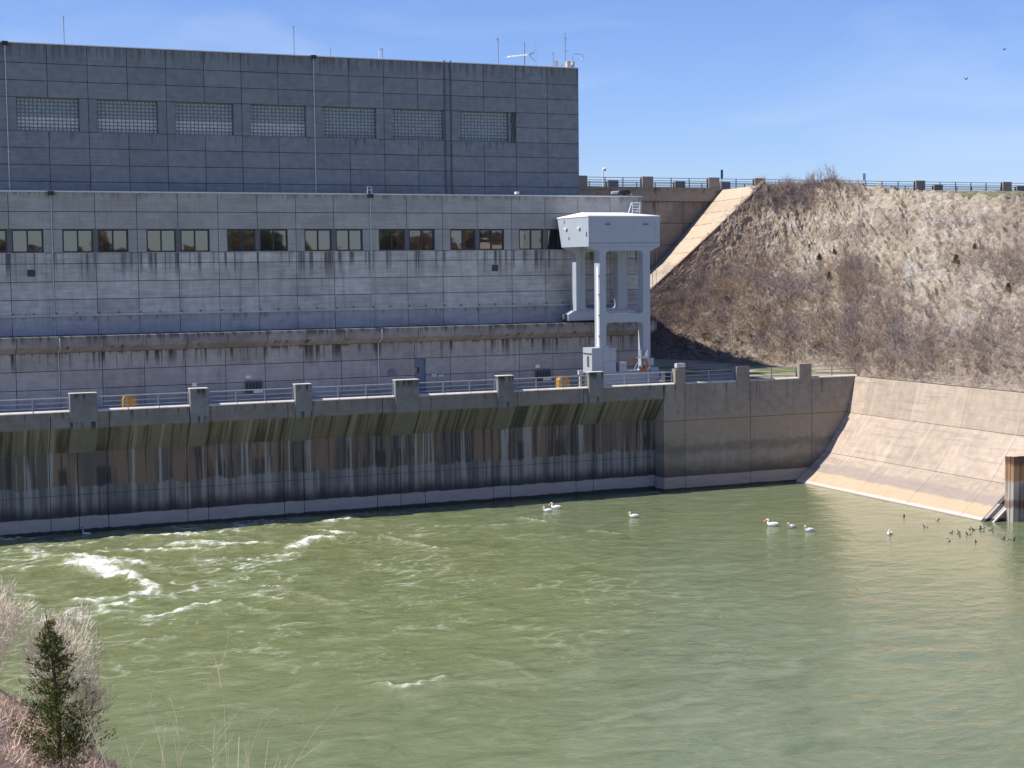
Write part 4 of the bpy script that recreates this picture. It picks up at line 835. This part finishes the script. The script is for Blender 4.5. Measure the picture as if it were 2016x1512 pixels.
pelican((73.4, 106.7), LEFT + 22, .9, .82, .02, 'white pelican with bill tucked down, last of the trio')
pelican((78.3, 102.5), LEFT + 75, 1.0, .76, .03, 'white pelican seen end-on, alone on the tan reflection of the apron')
t = thing('grebe', 'grey-white grebe with a dark cap and tall neck floating below the tailrace wall', 'bird', (19.35, 133.15, -.02))
gb = MB().loft([(-.40, .14, .02, .02), (-.28, .12, .10, .09), (-.05, .11, .13, .12), (.15, .11, .11, .11), (.24, .17, .06, .08), (.27, .32, .04, .042), (.26, .48, .035, .038), (.26, .56, .035, .04)], 10)
o = bpy.data.objects.new('body', gb.mesh('grebe_body', M_GREBE, smooth=True)); COL.objects.link(o); o.parent = t
gb = MB().loft([(.24, .55, .03, .03), (.25, .60, .042, .045), (.30, .625, .042, .04), (.36, .62, .012, .015), (.46, .61, .004, .005)], 8); o = bpy.data.objects.new('head', gb.mesh('grebe_head', M_DUCKD, smooth=True)); COL.objects.link(o); o.parent = t
t.rotation_euler = (0, 0, math.radians(LEFT))
DUCKS = [(85.17, 109.5), (86.47, 106.63), (83.12, 103.99), (83.2, 100.89), (84.02, 101.05), (83.37, 100.19), (82.85, 99.4), (83.92, 99.62), (85.73, 101.62), (85.65, 101.07), (86.43, 101.34), (86.04, 100.43), (86.93, 101.52), (86.82, 100.4), (86.43, 99.68), (80.62, 98.03), (82.25, 96.78), (84.89, 96.71), (84.84, 96.29), (85.3, 96.05), (85.23, 95.68)]
dk = None
for i, (x, y) in enumerate(DUCKS):
    if dk is None:
        t = thing('duck', 'small dark duck with a pale flank floating near the toe of the apron', 'bird', group='dark ducks by the apron toe')
        a = MB().loft([(-.24, .10, .01, .02), (-.14, .08, .08, .06), (.02, .07, .10, .08), (.14, .08, .07, .06), (.19, .14, .04, .05), (.19, .22, .04, .045), (.22, .25, .04, .04), (.27, .24, .015, .02)], 8)
        o = bpy.data.objects.new('body', a.mesh('duck_body', M_DUCKD, smooth=True)); COL.objects.link(o); o.parent = t
        a = MB()
        for sd in (-1, 1): a.box(-.13, .06, sd * .085 - .02, sd * .085 + .02, .05, .13)
        o = bpy.data.objects.new('flank', a.mesh('duck_flank', M_DUCKW)); COL.objects.link(o); o.parent = t; dk = t; d = t
    else: d = copytree(dk)
    d.location = (x, y, 0); d.rotation_euler = (0, 0, random.uniform(0, 6.28)); sc_ = random.uniform(.7, .95); d.scale = (sc_,) * 3
for i, (p, lb) in enumerate((((153.5, 175.9, 51.7), 'tiny dark bird flying higher in the clear sky'), ((135, 161.7, 45.3), 'tiny dark bird flying lower in the clear sky'))):
    t = thing('flying_bird', lb, 'bird', p); a = MB().loft([(-.2, 0, .01, .01), (-.05, 0, .06, .05), (.1, .01, .05, .05), (.2, .02, .01, .01)], 6)
    o = bpy.data.objects.new('body', a.mesh('bird_body', M_DUCKD, smooth=True)); COL.objects.link(o); o.parent = t
    for sd in (-1, 1):
        a = MB().prism([(-.08, 0), (.08, 0), (.04, sd * .38), (-.1, sd * .42)], -.01, .015, 'z'); o = bpy.data.objects.new('wing', a.mesh('bird_wing', M_DUCKD)); COL.objects.link(o); o.parent = t; o.rotation_euler = (sd * .5, 0, 0)
# ------------------------------------------------------------------ plants
def veg(name, c1, c2, rough=.9):
    t = NT(name, rough, .1); n = t.noise(t.pos(), 3.0, 3); return t.col(t.mix(n, c1, c2))
t = NT('bare_twigs_purple_brown', .9, .1); p = t.pos(); c = t.mix(t.step(t.noise(p, .22, 4, .6), .40, .60), t.mix(t.noise(p, 3, 3), (.20, .158, .155), (.35, .295, .285)), t.mix(t.noise(p, 3, 3), (.26, .195, .145), (.43, .34, .26))); M_TWIG = t.col(c)
M_TWIGT = veg('bare_twigs_tan', (.42, .35, .27), (.66, .57, .46)); M_TWIGD = veg('dark_bark', (.075, .06, .05), (.15, .12, .10))
M_GRASS = veg('dry_grass_blades', (.46, .34, .275), (.84, .68, .56)); M_CEDAR = veg('cedar_foliage', (.042, .066, .020), (.155, .175, .060)); M_CEDARB = veg('cedar_browned_foliage', (.14, .085, .03), (.25, .17, .07)); M_JUN = veg('juniper_foliage', (.11, .11, .06), (.21, .19, .12))
M_PALE = veg('pale_bush_twigs', (.58, .51, .41), (.82, .74, .62))
M_LITTER = veg('dry_weeds', (.24, .18, .12), (.42, .33, .23))
def blades(P, Dv, L, W, seedn=0):
    """n thin triangles: base points P, unit directions Dv, lengths L, widths W"""
    n = len(P); side = np.cross(Dv, RNG.normal(size=(n, 3))); side /= np.linalg.norm(side, axis=1, keepdims=True) + 1e-9
    V = np.empty((n, 3, 3)); V[:, 0] = P - side * W[:, None]; V[:, 1] = P + side * W[:, None]; V[:, 2] = P + Dv * L[:, None]
    return V.reshape(-1, 3)
def tri(V): return np.arange(len(V)).reshape(-1, 3)
# brush that covers the bank as one mass
def bankpts(n, sfun):
    s = RNG.uniform(0, 1, n); tq = RNG.uniform(0, 1.03, n); si = (s * (NS - 1)).astype(int); ti = np.minimum((tq * (NT1 - 1)).astype(int), NTT - 1)
    keep = RNG.uniform(0, 1, n) < sfun(si, ti); return si[keep], ti[keep]
blob = np.zeros((NS, NTT))
for s0, t0, rs, rt_, k in ((.36, .95, .14, .10, 1.0), (.05, .5, .12, .5, .7), (.35, .35, .14, .12, .8), (.18, .45, .18, .34, .85), (.27, .22, .2, .2, .85), (.55, .42, .10, .16, 1.0), (.60, .25, .12, .12, .8), (.83, .62, .12, .14, 1.0), (.90, .30, .15, .18, .8), (.66, .10, .34, .12, 1.0), (.42, .13, .3, .12, 1.0), (.47, .98, .12, .05, .9), (.72, .85, .1, .06, .5), (.14, .7, .06, .3, .7)):
    blob = np.maximum(blob, k * np.exp(-((S_ - s0) / rs) ** 2 - ((T_ - t0) / rt_) ** 2))
dens = np.clip(blob * 1.5 - .16 + bare * .40, .02, 1) * (1 - sstep(T_, 1.01, 1.08))
for nm, n, L0_, W0, mat in (('brush', 40000, .95, .012, M_TWIG), ('dry_weeds', 9000, .42, .016, M_LITTER)):
    si, ti = bankpts(n, lambda a, b: dens[a, b] if nm == 'brush' else .10 + .55 * dens[a, b]); m = 11
    root = BK[si, ti] + RNG.normal(0, .15, (len(si), 3)) * np.array([1, 1, .1]); base = np.repeat(root, m, 0)
    dv = RNG.normal(0, .75, base.shape); dv[:, 2] = np.abs(dv[:, 2]) * .5 + .55; dv /= np.linalg.norm(dv, axis=1, keepdims=True)
    size = RNG.uniform(.4, 1.35, len(si)) * (.55 + .75 * dens[si, ti])
    base = base + dv * RNG.uniform(-.05, .45, len(base))[:, None] * np.repeat(size, m)[:, None] * L0_
    L = L0_ * RNG.uniform(.35, .9, len(base)) * np.repeat(size, m); W = W0 * RNG.uniform(.7, 1.6, len(base))
    dv = dv + RNG.normal(0, .35, dv.shape); dv /= np.linalg.norm(dv, axis=1, keepdims=True)
    V = blades(base, dv, L, W); tag(nobj(nm, npmesh(nm, V, tri(V), mat)), 'purple-brown leafless brush covering the eroded bank' if nm == 'brush' else 'short dry weeds scattered over the eroded bank', nm.replace('_', ' '), kind='stuff')
def bareshrub(h, spread, stems, r0, seed, mat, twig=1.0, lv=3):
    """a leafless shrub: forking stems that taper into twigs, one mesh, root at the origin"""
    rg = random.Random(seed); m = MB()
    def grow(p, d, L, r, k):
        q = p; pts = [p]; rs = [r]; nseg = 3
        for i in range(nseg):
            d = (d + Vector((rg.gauss(0, .13), rg.gauss(0, .13), rg.gauss(.04, .08)))).normalized(); q = q + d * (L / nseg); pts.append(q); rs.append(r * (1 - .55 * (i + 1) / nseg))
        m.tube(pts, rs, 4 if k < 2 else 3, cap=False)
        if k < lv:
            for i in range(rg.randint(2, 4)):
                f = rg.uniform(.35, 1.0); j = min(int(f * nseg), nseg - 1); b = pts[j].lerp(pts[j + 1], f * nseg - j)
                nd = (d * .9 + Vector((rg.gauss(0, .55), rg.gauss(0, .55), rg.gauss(.15, .3)))).normalized(); grow(b, nd, L * rg.uniform(.4, .68) * twig, rs[j] * .55, k + 1)
    for s in range(stems):
        a = rg.uniform(0, 6.28); e = rg.uniform(.1, 1) * spread; d = Vector((math.cos(a) * e, math.sin(a) * e, 1)).normalized()
        grow(Vector((math.cos(a) * .1, math.sin(a) * .1, -.15)), d, h * rg.uniform(.45, .7), r0 * rg.uniform(.7, 1.1), 0)
    return m
def putshrub(mesh_, loc, s, name, label, cat, group=None):
    t = thing(name, label, cat, loc, group); o = bpy.data.objects.new('branches', mesh_); COL.objects.link(o); o.parent = t
    t.scale = (s, s, s); t.rotation_euler = (0, 0, random.uniform(0, 6.28)); return t
SH = [bareshrub(3.2, .75, 7, .045, 11 + i, None, 1.0).mesh('bare_shrub', M_TWIG) for i in range(3)] + [bareshrub(3.4, .6, 5, .05, 31, None, 1.0).mesh('bare_shrub', M_TWIGT)]
def bp(s, tq): return BK[int(s * (NS - 1)), int(tq * (NT1 - 1))]
for s, tq, k, sc_, lb in ((.30, .22, 3, 1.15, 'pale forked leafless shrub on the bank above the shaded corner'), (.36, .30, 0, 1.0, 'leafless shrub standing on a dark undercut rim of the bank'), (.24, .08, 3, 1.2, 'tan leafless shrub at the foot of the bank beside the deep shadow'),
                          (.18, .14, 1, 1.1, 'leafless shrub at the foot of the bank behind the gantry crane'), (.60, .10, 2, 1.0, 'leafless shrub at the foot of the bank above the end of the wing wall railing'), (.66, .12, 1, .9, 'leafless shrub at the foot of the bank above the apron top edge')):
    putshrub(SH[k], bp(s, tq), sc_, 'bare_shrub', lb, 'shrub', 'separate leafless shrubs on the bank')
for s, tq in ((.10, .55), (.14, .4), (.2, .62), (.33, .92), (.38, .95), (.43, .97), (.46, 1.0), (.50, .99), (.52, .55), (.56, .5), (.6, .45), (.75, .7), (.8, .62), (.86, .66), (.78, .2), (.84, .12), (.9, .2), (.7, .35), (.49, 1.02), (.475, .985), (.12, .25), (.16, .3), (.22, .35), (.26, .42), (.3, .5), (.15, .62), (.25, .3), (.33, .15), (.4, .1), (.45, .14), (.5, .12), (.55, .18), (.58, .34), (.62, .3), (.64, .2), (.7, .12), (.74, .16), (.81, .24), (.88, .12), (.93, .6), (.9, .55), (.54, .4), (.57, .56), (.35, .88), (.4, .9)):
    putshrub(random.choice(SH[:3]), BK[int(s * (NS - 1)), min(int(tq * (NT1 - 1)), NT1 + 3)], random.uniform(.55, .95), 'bare_shrub', 'purple-brown leafless shrub rising out of the brush on the bank', 'shrub', 'leafless shrubs rising out of the brush')
def juniper(h, seed):
    rg = np.random.default_rng(seed); n = 520; zz = rg.uniform(.05, 1, n) ** .8 * h; a = rg.uniform(0, 6.28, n); r = (h - zz) * .34 * rg.uniform(.3, 1.1, n) + .05
    P_ = np.stack([np.cos(a) * r, np.sin(a) * r, zz], 1); dv = np.stack([np.cos(a), np.sin(a), np.full(n, .8)], 1) + rg.normal(0, .35, (n, 3)); dv /= np.linalg.norm(dv, axis=1, keepdims=True)
    return blades(P_, dv, h * rg.uniform(.10, .22, n), h * rg.uniform(.02, .05, n))
JM = []
for i in range(3): V = juniper(1.7, 50 + i); JM.append(npmesh('juniper_crown', V, tri(V), M_JUN))
JT = MB().tube([(0, 0, -.2), (0.03, 0, .8), (0, .02, 1.5)], [.06, .04, .01], 5).mesh('juniper_trunk', M_TWIGD)
for s, tq, k in ((.475, .62, .7), (.44, .52, .9), (.455, .44, 1.0), (.73, .58, 1.1), (.80, .43, 1.1), (.745, .72, .7), (.41, .63, .6)):
    t = thing('juniper', 'small dark green juniper dotted on the bare tan bank', 'shrub', bp(s, tq), 'small junipers on the bank'); t.scale = (k * .62, k * .62, k * .55); t.rotation_euler = (random.uniform(-.2, .2), random.uniform(-.2, .2), random.uniform(0, 6))
    for nm, me in (('crown', random.choice(JM)), ('trunk', JT)): o = bpy.data.objects.new(nm, me); COL.objects.link(o); o.parent = t

# near bank: cedar, pale bush, thin shrub, dry grass
base = nb((90 - 1008) / 3075.6 * 38, 38.0)
ced = thing('red_cedar', 'small dark green cedar with a browned tip on the near bank', 'tree', base)
MB().tube([base + Vector((0, 0, -.3)), base + Vector((.02, 0, 1.2)), base + Vector((-.08, 0, 2.7)), base + Vector((-.22, 0, 3.95))], [.06, .05, .03, .008], 7).build('trunk', M_TWIGD, ced)
rg = np.random.default_rng(5); CP, CD, CLn, CW, top = [], [], [], [], []
for i in range(170):
    zz = rg.uniform(0, .97) ** 1.15; a = rg.uniform(0, 6.28); reach = (1.28 * (1 - zz) ** .95 + .07) * rg.uniform(.35, 1.15); z0 = zz * 3.75 + .02; rise = rg.uniform(.15, .6)
    lean = -.22 * max(0, zz - .3)
    for j in range(int(12 + 52 * reach)):
        f = rg.uniform(.15, 1); c0 = np.array([lean + math.cos(a) * reach * f, math.sin(a) * reach * f, z0 + rise * reach * f * f]) + rg.normal(0, .035 + .03 * reach, 3)
        d = np.array([math.cos(a), math.sin(a), .9]) + rg.normal(0, .6, 3); CP.append(c0); CD.append(d / np.linalg.norm(d)); CLn.append(rg.uniform(.06, .17)); CW.append(rg.uniform(.010, .024)); top.append(zz > .92 or rg.uniform() < .06)
CP, CD, CLn, CW, top = map(np.array, (CP, CD, CLn, CW, top))
for nm, msk, mat in (('crown', ~top, M_CEDAR), ('browned_tip', top, M_CEDARB)):
    V = blades(CP[msk], CD[msk], CLn[msk], CW[msk]); o = nobj(nm, npmesh(nm, V, tri(V), mat), ced); o['kind'] = 'stuff'
def bush(label, q, d, h, spread, stems, r0, seed, mat, lv=3, twig=1.0, dense=0, w=1.2):
    b = nb(q, d); t = thing('bare_bush', label, 'bush', b); o = bpy.data.objects.new('branches', bareshrub(h * .72, spread, stems, r0, seed, None, twig, lv).mesh('bush_branches', mat)); COL.objects.link(o); o.parent = t
    if dense:
        rg = np.random.default_rng(seed); n = dense; u = rg.normal(size=(n, 3)); u /= np.linalg.norm(u, axis=1, keepdims=True); r = rg.uniform(0, 1, n) ** .45
        lump = .75 + .35 * np.sin(u[:, 0] * 5 + seed) * np.cos(u[:, 2] * 4 + u[:, 1] * 3)
        P_ = u * (r * lump)[:, None] * np.array([w, w, h * .42]) + np.array([0, 0, h * .60]); dv = u * .55 + np.array([0, 0, .9]) + rg.normal(0, .42, (n, 3)); dv /= np.linalg.norm(dv, axis=1, keepdims=True)
        V = blades(P_, dv, rg.uniform(.10, .34, n), rg.uniform(.005, .011, n)); nobj('twigs', npmesh('twigs', V, tri(V), mat), t)
    return t
bush('pale leafless bush behind the small cedar on the near bank', (118 - 1008) / 3075.6 * 42, 41.0, 3.55, .6, 34, .017, 71, M_PALE, 3, 1.0, 4200, 1.3)
bush('pale leafless bush reaching in beside the small cedar', (-15 - 1008) / 3075.6 * 42, 41.0, 2.8, .6, 26, .017, 72, M_PALE, 3, 1.0, 3600, 1.25)
bush('grey thin-stemmed bush on the waterside of the cedar', (168 - 1008) / 3075.6 * 41, 40.6, 2.6, .45, 12, .012, 73, M_TWIGT, 3, 1.0, 900, .55)
bush('sparse thin leafless shrub low on the near bank by the water', (380 - 1008) / 3075.6 * 16, 16.0, 7.5, .17, 34, .011, 74, M_TWIGT, 3, .6)
n = 34000; q = RNG.uniform(-13.5, -8.2, n); d = RNG.uniform(27, 42.5, n); zz = nearz(d[None], q[None])[0]
P_ = np.stack([q * cy + d * sy, -q * sy + d * cy, zz - .03], 1); dv = RNG.normal(0, .85, (n, 3)) + np.array([.2, 0, .9]); dv /= np.linalg.norm(dv, axis=1, keepdims=True)
V = blades(P_, dv, RNG.uniform(.10, .36, n) * np.where(RNG.uniform(0, 1, n) < .03, 2.4, 1), RNG.uniform(.006, .016, n)); tag(nobj('dry_grass', npmesh('dry_grass', V, tri(V), M_GRASS)), 'pinkish tan dead grass on the near bank', 'grass', kind='stuff')
# leafless and evergreen trees on the viewer's bank, seen mirrored in the windows
def crown(h, w, n, seed):
    rg = np.random.default_rng(seed); u = rg.normal(size=(n, 3)); u /= np.linalg.norm(u, axis=1, keepdims=True); r = rg.uniform(0, 1, n) ** .4 * (.8 + .3 * np.sin(u[:, 0] * 4 + seed) * np.cos(u[:, 2] * 5))
    P_ = u * r[:, None] * np.array([w, w, h * .42]) + np.array([0, 0, h * .56]); dv = u + np.array([0, 0, .6]) + rg.normal(0, .4, (n, 3)); dv /= np.linalg.norm(dv, axis=1, keepdims=True)
    return blades(P_, dv, rg.uniform(.4, 1.1, n), rg.uniform(.05, .12, n))
TC = []
for i, mt in enumerate((M_LITTER, M_TWIG, M_CEDAR)): V = crown(8.0, 3.2, 5200, 200 + i); TC.append(npmesh('tree_crown', V, tri(V), mt))
TT = MB().tube([(0, 0, -.4), (.1, 0, 3), (0, .1, 6.5)], [.25, .18, .05], 7).mesh('tree_trunk', M_TWIGD)
KIND = ('sandy brown leafless tree on the viewer\'s bank, mirrored in the ribbon windows', 'grey-brown leafless tree on the viewer\'s bank, mirrored in the ribbon windows', 'dark evergreen tree on the viewer\'s bank, mirrored in the ribbon windows')
for x, top, k, w in ((29, 27.6, 0, 1.0), (35, 26.6, 1, .9), (44.5, 27.2, 0, 1.3), (52.5, 29.6, 0, .9), (57, 26.2, 1, .7), (65, 27.6, 0, .8), (78, 30.5, 0, .8), (83.5, 31, 2, .9), (90, 28, 1, .8), (97, 26.6, 0, .8), (104, 26.8, 2, .6), (110, 30, 2, .9), (116, 30.5, 0, .9), (121, 29.5, 1, .8), (127, 32, 0, 1.0), (133, 31.5, 2, .9), (137.5, 31, 1, 1.0)):
    t = thing('mirrored_tree', KIND[k], 'tree', (x, -30 + random.uniform(-5, 5), 20.3), ('sandy', 'grey', 'evergreen')[k] + ' trees on the viewer\'s bank'); t.scale = (w, w, (top - 20.3) / 8.0); t.rotation_euler = (0, 0, random.uniform(0, 6))
    for nm, me in (('crown', TC[k]), ('trunk', TT)): o = bpy.data.objects.new(nm, me); COL.objects.link(o); o.parent = t
